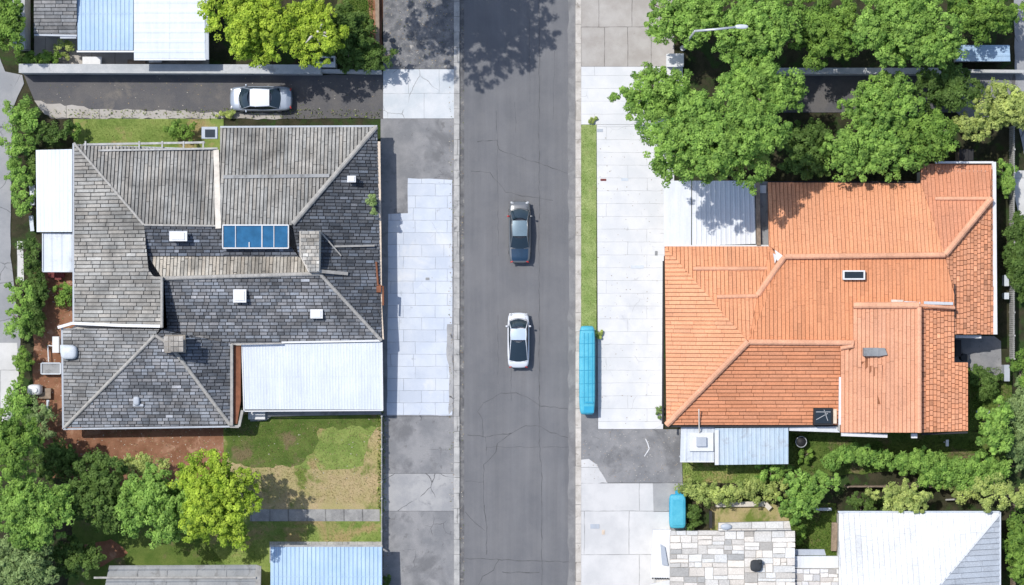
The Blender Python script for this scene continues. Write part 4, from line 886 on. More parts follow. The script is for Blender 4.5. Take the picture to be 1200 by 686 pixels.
# ------------------------------------------------------------------ cars
def car(name, label, px, py, rz, L, W_, paint, ws, rt, roofmat=None, glassroof=False, bootmat=None, redmirror=False, hz=1.42):
    """ws=(windscreen base x, roof front x), rt=(roof rear x, rear glass base x); +x forward"""
    x, y, _ = P(px, py, .5); o = thing(name, label, 'car', (x, y, 0.006), None, rz, local=True)
    N = 44; b = MB(); vs = []; fs = []
    prof = lambda s, xs, ys: float(np.interp(s, xs, ys))
    ring = [(0, 0), (.45, -.006), (.75, -.025), (.90, -.06), (.975, -.14), (1, -.27), (.995, -.45), (.97, -.6), (.86, -.68)]
    def sec(s):
        w_ = W_ / 2 * (1 - .13 * abs(s) ** 4) * max(0, 1 - abs(s) ** 22) ** .35
        zt = prof(s, [-1, -.97, -.85, rt[1] / (L / 2), ws[0] / (L / 2), .55, .85, .96, 1], [.70, .86, .97, 1.0, .97, .90, .80, .68, .56])
        zb = prof(s, [-1, -.9, .9, 1], [.36, .22, .20, .32]); return w_, zt, zb
    ring_f = lambda zt, zb: [(f, zt + (d / .68) * (zt - zb)) if i > 4 else (f, zt + d) for i, (f, d) in enumerate(ring)]
    ss = [math.sin(math.pi / 2 * (2 * i / N - 1)) for i in range(N + 1)]; k = 0
    for s in ss:
        w_, zt, zb = sec(s); R_ = ring_f(zt, zb); full = [(-f * w_, z) for f, z in R_[::-1]] + [(f * w_, z) for f, z in R_[1:]]
        k = len(full)
        for yy, z in full: vs.append((s * L / 2, yy, z))
    for i in range(N):
        for j in range(k):
            a = i * k + j; c = i * k + (j + 1) % k; fs.append((a, c, c + k, a + k))
    b.add(vs, fs); b.build('body', paint, o, True)
    wb, wt = W_ * .455, W_ * .335; zb0 = .93
    cB = [(ws[0], wb * .93), (rt[1], wb * .93)]; 
    def patch(p00, p10, p11, p01, bulge, n=8):
        m_ = MB(); v = []; f = []
        for i in range(n + 1):
            for j in range(n + 1):
                u, t = i / n, j / n; q = [(p00[d] * (1 - u) + p10[d] * u) * (1 - t) + (p01[d] * (1 - u) + p11[d] * u) * t for d in range(3)]
                g = (1 - (2 * u - 1) ** 2) * 1.0; h = (1 - (2 * t - 1) ** 2)
                for d in range(3): q[d] += bulge[0][d] * g + bulge[1][d] * h
                v.append(q)
        for i in range(n):
            for j in range(n): a = i * (n + 1) + j; f.append((a, a + n + 1, a + n + 2, a + 1))
        m_.add(v, f); return m_
    A0 = (ws[0], -wb * .92, zb0); A1 = (ws[0], wb * .92, zb0); B0 = (ws[1], -wt, hz); B1 = (ws[1], wt, hz)
    C0 = (rt[0], -wt, hz); C1 = (rt[0], wt, hz); D0 = (rt[1], -wb * .9, zb0 + .04); D1 = (rt[1], wb * .9, zb0 + .04)
    patch(A0, A1, B1, B0, ((.22, 0, 0), (0, 0, .03))).build('windscreen', 'car_glass', o, True)
    patch(D0, D1, C1, C0, ((-.18, 0, 0), (0, 0, .03))).build('rear_window', 'car_glass', o, True)
    r_ = patch(B0, B1, C1, C0, ((0, 0, .05), (0, 0, .02))); ro_ = r_.build('roof_panel', roofmat or paint, o, True)
    if glassroof:
        g0 = ws[1] - .05; q = patch((g0, -wt * .82, hz + .03), (g0, wt * .82, hz + .03), (rt[0] + .05, wt * .82, hz + .03), (rt[0] + .05, -wt * .82, hz + .03), ((0, 0, .05), (0, 0, .02))); q.build('glass_panel', 'car_glass', ro_, True)
    for sg in (-1, 1):
        a, bb, c, d = (A0, B0, C0, D0) if sg < 0 else (A1, B1, C1, D1)
        m_ = MB(); M_ = 8; v = []; f = []
        top = [a, bb, c, d]; 
        pts_t = [np.array(a), np.array(bb), np.array(bb) * .5 + np.array(c) * .5 + np.array([0, sg * .03, .01]), np.array(c), np.array(d)]
        base = [np.array([p[0], sg * wb * (.98 if 0 < i < 4 else .93), zb0 - .02]) for i, p in enumerate(pts_t)]
        for p, q in zip(pts_t, base): v += [tuple(p), tuple(q)]
        f = [(2 * i, 2 * i + 2, 2 * i + 3, 2 * i + 1) if sg < 0 else (2 * i + 1, 2 * i + 3, 2 * i + 2, 2 * i) for i in range(4)]
        m_.add(v, f); m_.build('side_window', 'car_glass', o)
        p_ = MB(); p_.tube(pts_t, .035, 6); p_.build('pillar', paint, o, True)
        mm = MB(); mx = ws[0] - .35; mm.blob((mx, sg * (W_ / 2 + .04), .96), (.14, .19, .14), pw=.7); mm.tube([(mx + .04, sg * W_ * .44, .93), (mx, sg * (W_ / 2 + .02), .96)], .03, 6); mm.build('mirror', 'red' if (redmirror and sg > 0) else paint, o, True)
        hl = MB(); hl.blob((L / 2 * .925, sg * W_ * .335, .655), (.20, .34, .15), pw=.8, rz=-sg * .55); hl.build('headlight', 'lens', o, True)
        tl = MB(); tl.blob((-L / 2 * .955, sg * W_ * .34, .79), (.11, .32, .15), pw=.7, rz=sg * .4); tl.build('tail_light', 'red', o, True)
        for wx in (L * .30, -L * .29):
            wh = MB(); wh.tube([(wx, sg * (W_ / 2 - .2), .315), (wx, sg * (W_ / 2 + .005), .315)], .315, 22); wo = wh.build('wheel', 'rubber', o, True)
            rm = MB(); rm.tube([(wx, sg * (W_ / 2 - .02), .315), (wx, sg * (W_ / 2 + .015), .315)], .2, 16); rm.build('rim', 'rim', wo)
    sm = MB()   # panel gaps
    zt = lambda xx: sec(xx / (L / 2))[1]
    h0 = ws[0] + .12; pts = [(h0 + .14 * (1 - (t / 4) ** 2), W_ * .40 * t / 4, zt(h0) - .018 * (t / 4) ** 2 + .004) for t in range(-4, 5)]; sm.tube(pts, .012, 5)
    for sg in (-1, 1): sm.tube([(h0, sg * W_ * .40, zt(h0) - .02), (L / 2 * .6, sg * W_ * .385, zt(L * .3) - .018), (L / 2 * .9, sg * W_ * .30, zt(L * .45) - .02)], .010, 5)
    d0 = rt[1] - .1; sm.tube([(d0, sg * W_ * .38, zt(d0) - .018) for sg in (-1, -.5, 0, .5, 1)], .012, 5)
    sm.build('panel_gap', 'black', o)
    if bootmat:
        bm_ = MB(); x0, x1 = rt[1] - .12, -L / 2 * .93; v = []; f = []; n = 8
        for i in range(n + 1):
            xx = x0 + (x1 - x0) * i / n; w_, z_, _ = sec(xx / (L / 2))
            for j in range(n + 1): t = 2 * j / n - 1; v.append((xx, t * w_ * .78, z_ + .012 - .03 * t * t))
        for i in range(n):
            for j in range(n): a = i * (n + 1) + j; f.append((a, a + 1, a + n + 2, a + n + 1))
        bm_.add(v, f); bm_.build('boot_lid', bootmat, o, True)
    wp = MB(); wp.tube([(ws[0] + .16, -.35, .975), (ws[0] - .12, .12, 1.08)], .012, 5); wp.tube([(ws[0] + .18, .1, .975), (ws[0] - .10, .5, 1.07)], .012, 5); wp.build('wiper', 'black', o)
    fp = MB(); fp.box((L / 2 - .03, 0, .42), (.05, W_ * .5, .12)); fp.build('grille', 'black', o)
    return o
M['car_glass'] = plain('car_glass', (.02, .035, .05), .06, var=.05, fine=0, spec=.8, bump=0)
M['paint_grey'] = plain('grey_car_paint', (.20, .21, .22), .3, .5, var=.04, fine=0, spec=.5, bump=0, coat=.7)
M['paint_white'] = plain('white_car_paint', (.66, .69, .74), .28, 0, var=.03, fine=0, spec=.5, bump=0, coat=.7)
M['paint_silver'] = plain('silver_car_paint', (.36, .41, .48), .32, .4, var=.04, fine=0, spec=.5, bump=0, coat=.7)
M['paint_blue'] = plain('slate_blue_paint', (.025, .06, .11), .25, .3, var=.2, fine=0, spec=.5, bump=0, coat=.7)
M['roof_slate'] = plain('slate_roof_paint', (.20, .28, .33), .25, .3, var=.1, fine=0, spec=.5, bump=0, coat=.7)
M['roof_pale'] = plain('pale_blue_roof_paint', (.50, .60, .72), .28, .1, var=.05, fine=0, spec=.5, bump=0, coat=.5)
M['roof_white'] = plain('white_roof_paint', (.70, .73, .78), .35, 0, var=.02, fine=0, spec=.5, bump=0)
car('parked_car', 'dark grey saloon with red mirror and slate boot on the road, the upper car', 609, 272, math.pi / 2, 4.85, 1.72, 'paint_grey', (1.55, .85), (-.35, -1.2), 'roof_slate', False, 'paint_blue', True)
car('parked_car', 'white hatchback with long dark glass roof on the road, the lower car', 607.5, 399, math.pi / 2, 4.3, 1.72, 'paint_white', (1.45, .92), (.05, -1.52), 'roof_pale', False, None)
car('parked_car', 'silver saloon with white roof parked in the side driveway', 306, 116, math.pi, 4.85, 1.95, 'paint_silver', (1.45, .75), (-.75, -1.45), 'roof_white', False, None)
# ------------------------------------------------------------------ vegetation
def crown_pts(lobes, dens, rng, leaf):
    """lobes: array of (x,y,z,rx,ry,rz)"""
    Vs = []; Ts = []
    for (x, y, z, rx, ry, rz) in lobes:
        area = (rx * ry + rx * rz + ry * rz) * 4.2
        nc = max(4, int(area * dens * .42))
        d = rng.normal(size=(nc, 3)); d[:, 2] = np.where(d[:, 2] < -.25, -d[:, 2], d[:, 2]); d /= np.linalg.norm(d, axis=1)[:, None]
        rad = rng.uniform(.62, 1.2, nc)
        c = np.array([x, y, z]) + d * np.array([rx, ry, rz]) * rad[:, None]
        cb = rng.uniform(.05, .75, nc) + .25 * (rad - .8) + .12 * d[:, 2]  # outer and upper clumps lighter, shading painted into the leaf tint
        nl = 46; cr_ = np.minimum(rng.uniform(.18, .42, nc) * (.55 + leaf * 3.6), max(.05, .75 * rx))
        o_ = rng.normal(size=(nc, nl, 3)); o_[:, :, 2] = np.where(o_[:, :, 2] < -.4, -o_[:, :, 2], o_[:, :, 2]); o_ /= np.linalg.norm(o_, axis=2)[:, :, None]
        rr_ = rng.uniform(.55, 1.15, (nc, nl, 1))
        off = o_ * rr_ * cr_[:, None, None] * np.array([1, 1, .7])
        lc = (c[:, None, :] + off).reshape(-1, 3); k = len(lc)
        nrm = o_.reshape(-1, 3) * .75 + np.repeat(d, nl, 0) * .2 + rng.normal(size=(k, 3)) * .38 + np.array([0, 0, .35]); nrm /= np.linalg.norm(nrm, axis=1)[:, None]
        a = np.cross(nrm, rng.normal(size=(k, 3))); a /= np.linalg.norm(a, axis=1)[:, None] + 1e-9; b_ = np.cross(nrm, a)
        s = leaf * rng.uniform(.55, 1.3, k)[:, None]
        q = np.stack([lc - a * s, lc + b_ * s * .62, lc + a * s, lc - b_ * s * .62], 1)
        q[:, 0, 2] -= s[:, 0] * .2; q[:, 2, 2] -= s[:, 0] * .2
        tt = np.repeat(cb, nl) + rng.normal(0, .10, k) + .16 * o_.reshape(-1, 3)[:, 2] - .05  # leaf tint also brightened toward each clump's top as painted light
        Vs.append(q.reshape(-1, 3)); Ts.append(np.repeat(tt, 4))
    return np.concatenate(Vs), np.concatenate(Ts)
def tree(name, label, cat, px, py, rx, ry, h, kind, group=None, dens=5.5, lobes=None, seed=None, leaf=.13, trunk=True, bare=False, flat=.62):
    rng = np.random.default_rng(int(px * 7 + py * 13 + 5000) if seed is None else seed)
    RX, RY = rx / S, ry / S; RZ = min(h * .45, (RX + RY) / 2 * flat); zc = max(h - RZ, RZ * .55)
    x, y, _ = P(px, py, zc)
    o = thing(name, label, cat, (x, y, 0.0), group)
    L = []; ph1 = ph2 = 0
    Rm = (RX + RY) / 2
    if Rm < .9: n = 5
    elif Rm < 1.8: n = 10
    else: n = int(13 + Rm * 5)
    ph1, ph2 = rng.uniform(0, 6.28, 2)
    for i in range(n):
        # spread lobes by golden angle with jitter
        f = math.sqrt((i + .5) / n); a = i * 2.39996 + rng.uniform(-.35, .35)
        f = f * rng.uniform(.80, 1.02); wob = 1 + .13 * math.sin(2 * a + ph1) + .10 * math.sin(3 * a + ph2) + .07 * math.sin(5 * a + ph1 * 2)
        lx = x + math.cos(a) * f * RX * .90 * wob; ly = y + math.sin(a) * f * RY * .90 * wob
        lz = zc + RZ * math.sqrt(max(0, 1 - f * f)) * .62 + rng.uniform(-.34, .22) * RZ
        lr = Rm * rng.uniform(.17, .31) * (1.25 if n < 12 else 1) * (1.15 - .35 * f)
        L.append((lx, ly, lz, lr * rng.uniform(.85, 1.2), lr * rng.uniform(.85, 1.2), lr * .8))
        if f > .6 and n > 12 and rng.random() < .75:   # ragged outliers at the rim
            e = rng.uniform(.9, 1.04); L.append((x + math.cos(a + .25) * RX * e * .9, y + math.sin(a + .25) * RY * e * .9, lz - .15 * RZ, lr * .5, lr * .5, lr * .4))
        if n > 12 and rng.random() < .75:   # lower inner foliage
            L.append((x + math.cos(a + .5) * f * RX * .55, y + math.sin(a + .5) * f * RY * .55, zc - .15 * RZ, lr, lr, lr * .6))
    V, T = crown_pts(L, dens, rng, leaf)
    V[:, 2] = np.maximum(V[:, 2], .03)
    T = T + .16 * (V[:, 2] - zc) / max(RZ, .3) - .04  # tint rises with height, painting top light into the crown
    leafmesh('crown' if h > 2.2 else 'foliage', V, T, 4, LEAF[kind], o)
    b = MB(); r0 = .05 + .035 * h
    fork = zc - RZ * .5 if h > 2.2 else .12
    b.tube([(x, y, 0), (x + rng.uniform(-.1, .1), y + rng.uniform(-.1, .1), fork * .5), (x, y, fork)], [r0 * 1.25, r0, r0 * .8], 8)
    tips = L if len(L) < 12 else [L[i] for i in range(0, len(L), 3)]
    for t in tips[:11]:
        mid = ((x + t[0]) / 2 + rng.uniform(-.2, .2) * Rm * .3, (y + t[1]) / 2, (fork + t[2]) / 2 + (1.5 if bare else .1))
        b.tube([(x, y, fork - .05), mid, (t[0], t[1], t[2] + (t[5] * 1.25 if bare else -.05))], [r0 * .6, r0 * .35, r0 * .12], 6)
    b.build('trunk' if h > 2.2 else 'stems', 'pale_bark' if bare else 'bark', o, True)
    return o
TREES = [
 ('dense_tree', 'deep green tree in the top left corner beyond the grey wall', 8, 26, 24, 34, 5, 'mid', None),
 ('broadleaf_tree', 'bright yellow green tree right of the white metal roof', 300, 30, 58, 44, 7.5, 'bright', None),
 ('broadleaf_tree', 'yellow green tree with bare pale twigs left of the top yard', 372, 40, 36, 38, 6.5, 'bright', None),
 ('dense_tree', 'dark green spreading tree behind the utility cabinet', 405, 38, 34, 34, 4, 'dark', None),
 ('street_tree', 'tall street tree beyond the top edge shading the road', 452, -95, 96, 76, 17, 'mid', None),
 ('broadleaf_tree', 'tall pale green tree in the left edge above the brown dirt yard', 14, 518, 36, 36, 9, 'mid', None),
 ('broadleaf_tree', 'wide bright tree at the left edge below the orange dirt yard', 36, 598, 54, 48, 8, 'fresh', None),
 ('broadleaf_tree', 'sage green tree filling the bottom left corner', 26, 664, 48, 38, 6.5, 'sage', None),
 ('dense_tree', 'very dark tree left of the two pale trees south of the grey tiled house', 114, 578, 44, 46, 6, 'dark', None),
 ('broadleaf_tree', 'mid green tree between the dark tree and the yellow green one', 186, 590, 46, 46, 7, 'fresh', None),
 ('broadleaf_tree', 'yellow green tree at the left end of the slab path', 254, 583, 52, 54, 8.5, 'bright', None),
 ('dense_tree', 'small dark tree below the dark tree beside the grey sheet roof', 88, 652, 30, 26, 4, 'dark', None),
 ('broadleaf_tree', 'tree at the top of the white pavement around the street lamp pole', 806, 20, 48, 40, 7.0, 'fresh', None),
 ('broadleaf_tree', 'green tree beneath the street lamp arm at the top', 888, 38, 52, 52, 8.2, 'fresh', None),
 ('dense_tree', 'darker tree between the lamp tree and the biggest top right crown', 965, 36, 46, 44, 6.5, 'mid', None),
 ('broadleaf_tree', 'big bright crown at the top right above the grey wall', 1060, 32, 66, 48, 9, 'fresh', None),
 ('dense_tree', 'dark tree left of the top right path', 1150, 14, 42, 34, 6, 'mid', None),
 ('broadleaf_tree', 'broad tree overhanging the white pavement nearest the road', 775, 116, 58, 36, 6.8, 'fresh', None),
 ('broadleaf_tree', 'broad tree over the north edge of the white carport roof', 836, 164, 84, 48, 13.5, 'fresh', None),
 ('broadleaf_tree', 'green tree in the middle between carport tree and grey wall', 890, 108, 52, 42, 8, 'fresh', None),
 ('dense_tree', 'dark tree against the left end of the upper terracotta roof', 945, 176, 36, 36, 5, 'dark', None),
 ('broadleaf_tree', 'light crown just below the grey wall at the right', 1033, 122, 48, 34, 6.5, 'fresh', None),
 ('broadleaf_tree', 'tree crown touching the top eave of the upper terracotta roof', 1018, 178, 60, 34, 6.5, 'fresh', None),
 ('dense_tree', 'dark tree at the gap between the two top right walls', 1108, 104, 38, 32, 5.5, 'dark', None),
 ('broadleaf_tree', 'leafy tree left of the dark ribbed shed', 1088, 160, 38, 32, 6, 'mid', None),
 ('broadleaf_tree', 'pale yellow green tree at the right edge below the side lane', 1180, 126, 40, 28, 6, 'pale', None),
 ('broadleaf_tree', 'straw tinted small tree above the dark ribbed shed', 1142, 150, 30, 17, 4.5, 'pale', None),
 ('broadleaf_tree', 'bright small tree right of the terracotta gable near the fence', 1166, 500, 24, 34, 4.5, 'fresh', None),
 ('broadleaf_tree', 'pale round tree above the corner of the white hip roof', 1172, 580, 30, 22, 4, 'pale', None),
 ('broadleaf_tree', 'mid green tree beside the small lawn right of the stone roof', 936, 584, 27, 30, 4, 'fresh', None),
 ('broadleaf_tree', 'pale tree against the top edge of the white hip roof', 1056, 583, 36, 19, 3.6, 'pale', None),
 ('broadleaf_tree', 'small leafy tree just above the thin pale bench by the small lawn', 962, 566, 20, 18, 3.4, 'fresh', None),
]
for n_, lb, px, py, rx, ry, h, kd, gp in TREES: tree(n_, lb, 'tree', px, py, rx, ry, h, kd, gp, dens=2.0 if h > 15 else 5.5, leaf=.095, bare='bare pale twigs' in lb)
SHR = [
 ('low shrub at the foot of the wide grey wall, top left', 34, 72, 15, 12, 1.5, 'mid'), ('low shrub behind the left end of the long wall', 60, 71, 15, 10, 1.3, 'mid'),
 ('straw coloured shrub below the small tiled roof', 78, 58, 11, 13, 1.4, 'pale'), ('dark round shrub at the right end of the thin wall', 440, 68, 24, 17, 3.0, 'dark'), ('dark shrub between the cabinet and the timber edging', 412, 74, 18, 12, 1.8, 'dark'),
 ('bright bush at the bend of the lane beside the driveway end', 30, 138, 24, 18, 2.6, 'fresh'), ('dark bush above the white annex roof', 62, 156, 24, 15, 2.2, 'dark'), ('bush on the lane edge left of the annex roof top', 23, 172, 17, 20, 2.4, 'fresh'),
 ('bush on the lane edge left of the annex roof middle', 25, 206, 15, 20, 2.2, 'fresh'), ('narrow bush on the lane edge near the annex canopy', 28, 238, 11, 17, 2.0, 'fresh'), ('green shrub at the left end of the north lawn', 88, 155, 13, 10, 1.5, 'mid'),
 ('green shrub at the right end of the north lawn', 213, 153, 18, 10, 1.3, 'mid'), ('dark shrub below the annex canopy at the fence', 38, 298, 9, 22, 2.0, 'dark'), ('round bush at the lane edge above the dirt yard', 27, 345, 17, 19, 2.4, 'fresh'),
 ('round bush at the lane edge where lane concrete starts', 24, 378, 16, 20, 2.6, 'fresh'), ('dark bush between the lane bushes and the dirt yard', 42, 355, 11, 40, 2.0, 'dark'), ('fern like clump against the west tiled roof edge', 77, 346, 12, 14, 1.2, 'mid'),
 ('slim shrub along the left fence beside the pale lane', 28, 425, 9, 20, 1.8, 'mid'), ('bush above the left edge tree', 22, 470, 15, 20, 2.2, 'fresh'), ('pale shrub near the white tank', 46, 492, 16, 26, 2.4, 'sage'),
 ('dark shrub at the lower corner of the dirt yard', 66, 540, 26, 24, 2.4, 'dark'), ('dark round shrub on the lower edge of the dirt patio', 108, 545, 20, 14, 2.2, 'dark'), ('pale bushy crown on the lower edge of the dirt patio', 162, 545, 32, 12, 3.4, 'pale'),
 ('dark shrub between the two lane edge bushes and annex', 44, 200, 7, 30, 1.5, 'dark'), ('small yellow weed clump beside the silver car', 265, 134, 11, 4, .5, 'pale'),
 ('light shrub right of the terracotta house fascia', 1178, 212, 11, 26, 1.8, 'fresh'), ('dark shrub behind the right patio', 1158, 452, 16, 16, 1.4, 'dark'), ('dark climbing shrub right of the lower terracotta gable', 1146, 440, 12, 14, 1.5, 'dark'),
 ('dark ivy mass at the right edge beside the middle fence', 1193, 300, 12, 50, 2.2, 'dark'), ('leafy mass at the right edge beside the bright small tree', 1194, 500, 15, 52, 3.2, 'sage'), ('leafy mass at the right edge above the pale round tree', 1196, 430, 12, 26, 3.0, 'mid'),
 ('dark leafy mass in the lower right edge', 1193, 640, 12, 44, 2.8, 'mid'), ('green shrub below the light blue lean-to roof', 903, 552, 22, 10, 1.6, 'fresh'), ('shrub beside the black barrel', 944, 535, 9, 10, .8, 'mid'),
 ('dark shrub between the pale tree and the long hedge', 1010, 590, 20, 14, 1.8, 'dark'), ('shrub at the right end of the white hip roof ridge edge', 1128, 576, 20, 12, 2.2, 'pale'), ('dark vine at the foot of the short turquoise container', 812, 606, 9, 18, .9, 'dark'),
 ('small shrub on the small lawn beside stone roof', 936, 628, 10, 12, .9, 'mid'), ('dry weed at the forecourt edge above the asphalt', 773, 483, 4, 8, .5, 'sage'), ('pale weed beside the long turquoise container', 702, 392, 6, 6, .4, 'pale'),
 ('dry weed at the road corner of the white pavement', 695, 141, 5, 4, .35, 'pale'), ('vine on the street side eave of the grey tiled house', 437, 238, 5, 14, 3.9, 'sage'), ('yellow shrub at the lower left beside the bare soil', 98, 668, 12, 12, 1.3, 'pale'),
 ('trailing plant on the left pavement edge by the blue roof', 453, 680, 5, 8, .7, 'dark'),
]
for lb, px, py, rx, ry, h, kd in SHR: tree('shrub', lb, 'shrub', px, py, rx * 1.12, ry * 1.12, h, kd, None, dens=8, leaf=.08, flat=.8)
def hedge(label, pts, r, h, kind, dens=8):
    rng = np.random.default_rng(int(pts[0][0])); x0, y0, _ = P(*pts[0], 0); o = thing('hedge', label, 'hedge', (x0, y0, 0)); L = []
    for a, b in zip(pts[:-1], pts[1:]):
        n = max(1, int(math.hypot(b[0] - a[0], b[1] - a[1]) / 7))
        for i in range(n):
            t = i / n; x, y, _ = P(a[0] + (b[0] - a[0]) * t + rng.normal(0, 2), a[1] + (b[1] - a[1]) * t + rng.normal(0, 3), h * .7)
            rr = r / S * rng.uniform(.65, 1.15); L.append((x, y, h - rr * .6 + rng.uniform(-.2, .1), rr, rr, rr * .7))
    V, T = crown_pts(L, dens, rng, .085); V[:, 2] = np.maximum(V[:, 2], .03); leafmesh('foliage', V, T, 4, LEAF[kind], o)
    b = MB()
    for l in L: b.tube([(l[0], l[1], 0), (l[0] + .05, l[1], l[2])], [.06, .03], 5)
    b.build('stems', 'bark', o)
hedge('long wavy hedge between terracotta and white hip roofed houses', [(972, 540), (1000, 532), (1040, 541), (1085, 541), (1130, 546), (1182, 546)], 10.5, 2.2, 'fresh')
hedge('short yellow green hedge right of the short turquoise container', [(803, 572), (830, 580), (860, 576), (920, 574)], 10, 1.5, 'pale')
hedge('straggly lower hedge behind the long hedge at the right', [(1085, 560), (1120, 556), (1180, 566)], 11, 2.0, 'fresh')

# ------------------------------------------------------------------ small yard items
o = thing('air_conditioner', 'white air conditioning unit at the left wall of the grey tiled house', 'air conditioner', P(66, 404, 0))
b = MB(); b.box(P(66, 404, .95), (.5, 1.25, .5)); b.build('casing', 'trim_white', o); b = MB(); b.box(P(66, 404, .35), (.4, 1.0, .68)); b.build('stand', 'wood_grey', o)
o = thing('metal_trough', 'grey metal trough with pale rim on the dirt yard', 'trough', P(60, 432, 0))
b = MB(); c = P(60, 432, .6)
for sx in (-1, 1): b.box((c[0] + sx * .75, c[1], .5), (.08, .85, .5))
for sy in (-1, 1): b.box((c[0], c[1] + sy * .42, .5), (1.42, .08, .5))
b.build('rim', 'worn_metal', o); b = MB(); b.box((c[0], c[1], .5), (1.4, .76, .3)); b.build('basin', 'grey_sheet', o)
b = MB()
for sx in (-1, 1):
    for sy in (-1, 1): b.box((c[0] + sx * .7, c[1] + sy * .38, .13), (.07, .07, .26))
b.build('stand', 'pipe_grey', o)
o = thing('water_tank', 'white rounded tank at the left fence on the dirt yard', 'tank', P(41, 457, 0))
b = MB(); c = P(41, 457, .6); b.blob((c[0], c[1], .55), (1.1, .85, 1.1), pw=.55); b.build('tank_body', 'trim_white', o, True); b = MB(); b.cyl((c[0] + .1, c[1], 1.06), .2, .12); b.build('lid', 'trim_white', o)
b = MB(); c = P(53, 462, .3); b.box((c[0], c[1] - .1, .35), (.9, .5, .08)); b.box((c[0] + .2, c[1] + .3, .2), (.5, .3, .4)); b.box((c[0] - .2, c[1] - .1, .17), (.08, .4, .3)); b.box((c[0] + .3, c[1] - .1, .17), (.08, .4, .3)); tag(b.build('work_bench', 'wood'), 'low brown timber bench beside the white tank', 'bench')
b = MB(); b.tube([P(56, 487, 0), P(57, 470, 1.7)], .06); b.box(P(56, 478, .9), (.18, 1.2, .1)); tag(b.build('leaning_plank', 'worn_metal'), 'pale plank leaning below the timber bench', 'plank')
b = MB(); b.tube([P(56, 405, .4), P(57, 424, .4)], .05); b.tube([P(57, 405, .4), P(64, 406, .4)], .05); tag(b.build('drain_pipe', 'trim_white'), 'thin white pipe beside the air conditioning unit', 'pipe')
b = MB(); c = P(66, 322, .3); b.box(c, (1.3, .5, .3)); b.box((c[0] + .2, c[1] - .3, .5), (.5, .2, .2)); tag(b.build('storage_crate', 'dull_red'), 'dark red crate under the edge of the annex canopy', 'crate')
for i, (x, y, w_, d_, lb) in enumerate(((38, 224, .45, .9, 'pale panel leaning left of annex roof, upper one'), (38, 236, .35, .6, 'white panel leaning left of annex roof, middle one'), (37, 262, .3, 1.2, 'narrow white panel leaning left of annex roof, lowest one'))):
    b = MB(); c = P(x, y, .6); b.box(c, (w_, d_, .05), .1); b.box((c[0], c[1], .3), (.05, d_, .6)); tag(b.build('fence_panel', 'worn_metal'), lb, 'panel', 'panels beside the annex')
o = thing('rain_barrel', 'round black barrel behind the white porch roof', 'barrel', P(937, 517, 0))
b = MB(); c = P(937, 517, 0); b.tube([(c[0], c[1], 0), (c[0], c[1], .4), (c[0], c[1], .85)], [.38, .44, .4], 20); b.build('barrel_body', 'black', o, True)
b = MB(); pts = [(c[0] + .42 * math.cos(a), c[1] + .42 * math.sin(a), .86) for a in np.linspace(0, 2 * math.pi, 25)]; b.tube(pts, .035, 6); b.build('rim', 'pipe_grey', o, True)
o = thing('condenser_unit', 'black machine against the notch of the terracotta gable on the patio', 'air conditioner', P(1122, 409, 0))
b = MB(); b.box(P(1121, 408, .9), (.45, 1.3, 1.2)); b.build('casing', 'black', o); b = MB(); b.cyl(P(1128, 419, .05), .3, .8); b.build('tank', 'dark', o)
b = MB(); c = P(1152, 485, .45)
for k in range(3): b.box((c[0], c[1] + (k - 1) * .16, .45), (1.0, .13, .04))
for sx in (-1, 1): b.box((c[0] + sx * .4, c[1], .21), (.07, .4, .42))
tag(b.build('garden_bench', 'worn_metal'), 'pale slatted bench left of the bright small tree', 'bench')
b = MB(); c = P(1178, 437, .5); b.box(c, (.35, 1.2, 1.0)); b.box((c[0], c[1], 1.02), (.42, 1.28, .05)); tag(b.build('garden_locker', 'grey_metal'), 'pale grey locker on the right edge of the patio', 'locker')
for y, lb in ((329, 'grey meter box on the right side yard, upper one'), (347, 'small white meter box on the right side yard, lower one')):
    b = MB(); c = P(1178, y, .5); b.box(c, (.3, .8 if y < 340 else .45, .8)); b.box((c[0], c[1], .92), (.36, .86 if y < 340 else .5, .05)); tag(b.build('meter_box', 'worn_metal'), lb, 'meter box')
b = MB(); c = P(1106, 518, .0); b.box((c[0], c[1], 1.2), (.22, .5, .06)); b.box((c[0], c[1], .6), (.1, .1, 1.2)); tag(b.build('clothes_post', 'trim_white'), 'white post below the right end of the terracotta gable', 'post')
b = MB(); b.tube([P(1108, 586, .5), P(1128, 585, .5)], .07); b.tube([P(1125, 574, .9), P(1130, 586, .3)], .05); tag(b.build('fallen_branch', 'wood_grey'), 'pale bare branch above the white hip roof', 'branch')
b = MB(); c = P(964, 597, .4); b.box((c[0], c[1], .42), (1.4, .22, .05)); b.box((c[0] - .5, c[1], .2), (.08, .2, .4)); b.box((c[0] + .5, c[1], .2), (.08, .2, .4)); tag(b.build('garden_bench', 'worn_metal'), 'thin pale bench above the small lawn', 'bench')
o = wallthing('garden_wall', [(838, 591), (896, 590), (902, 596)], .3, .35, 'cream', 'low broken pale brick wall around the garden bed')
wallthing('garden_wall', [(832, 598), (832, 618)], .16, .5, 'black', 'short dark wall left of the garden bed')
wallthing('garden_wall', [(977, 612), (976, 645)], .35, .4, 'wood', 'brown timber retaining wall left of the white hip roof')
b = MB(); c = P(741, 626, .1)
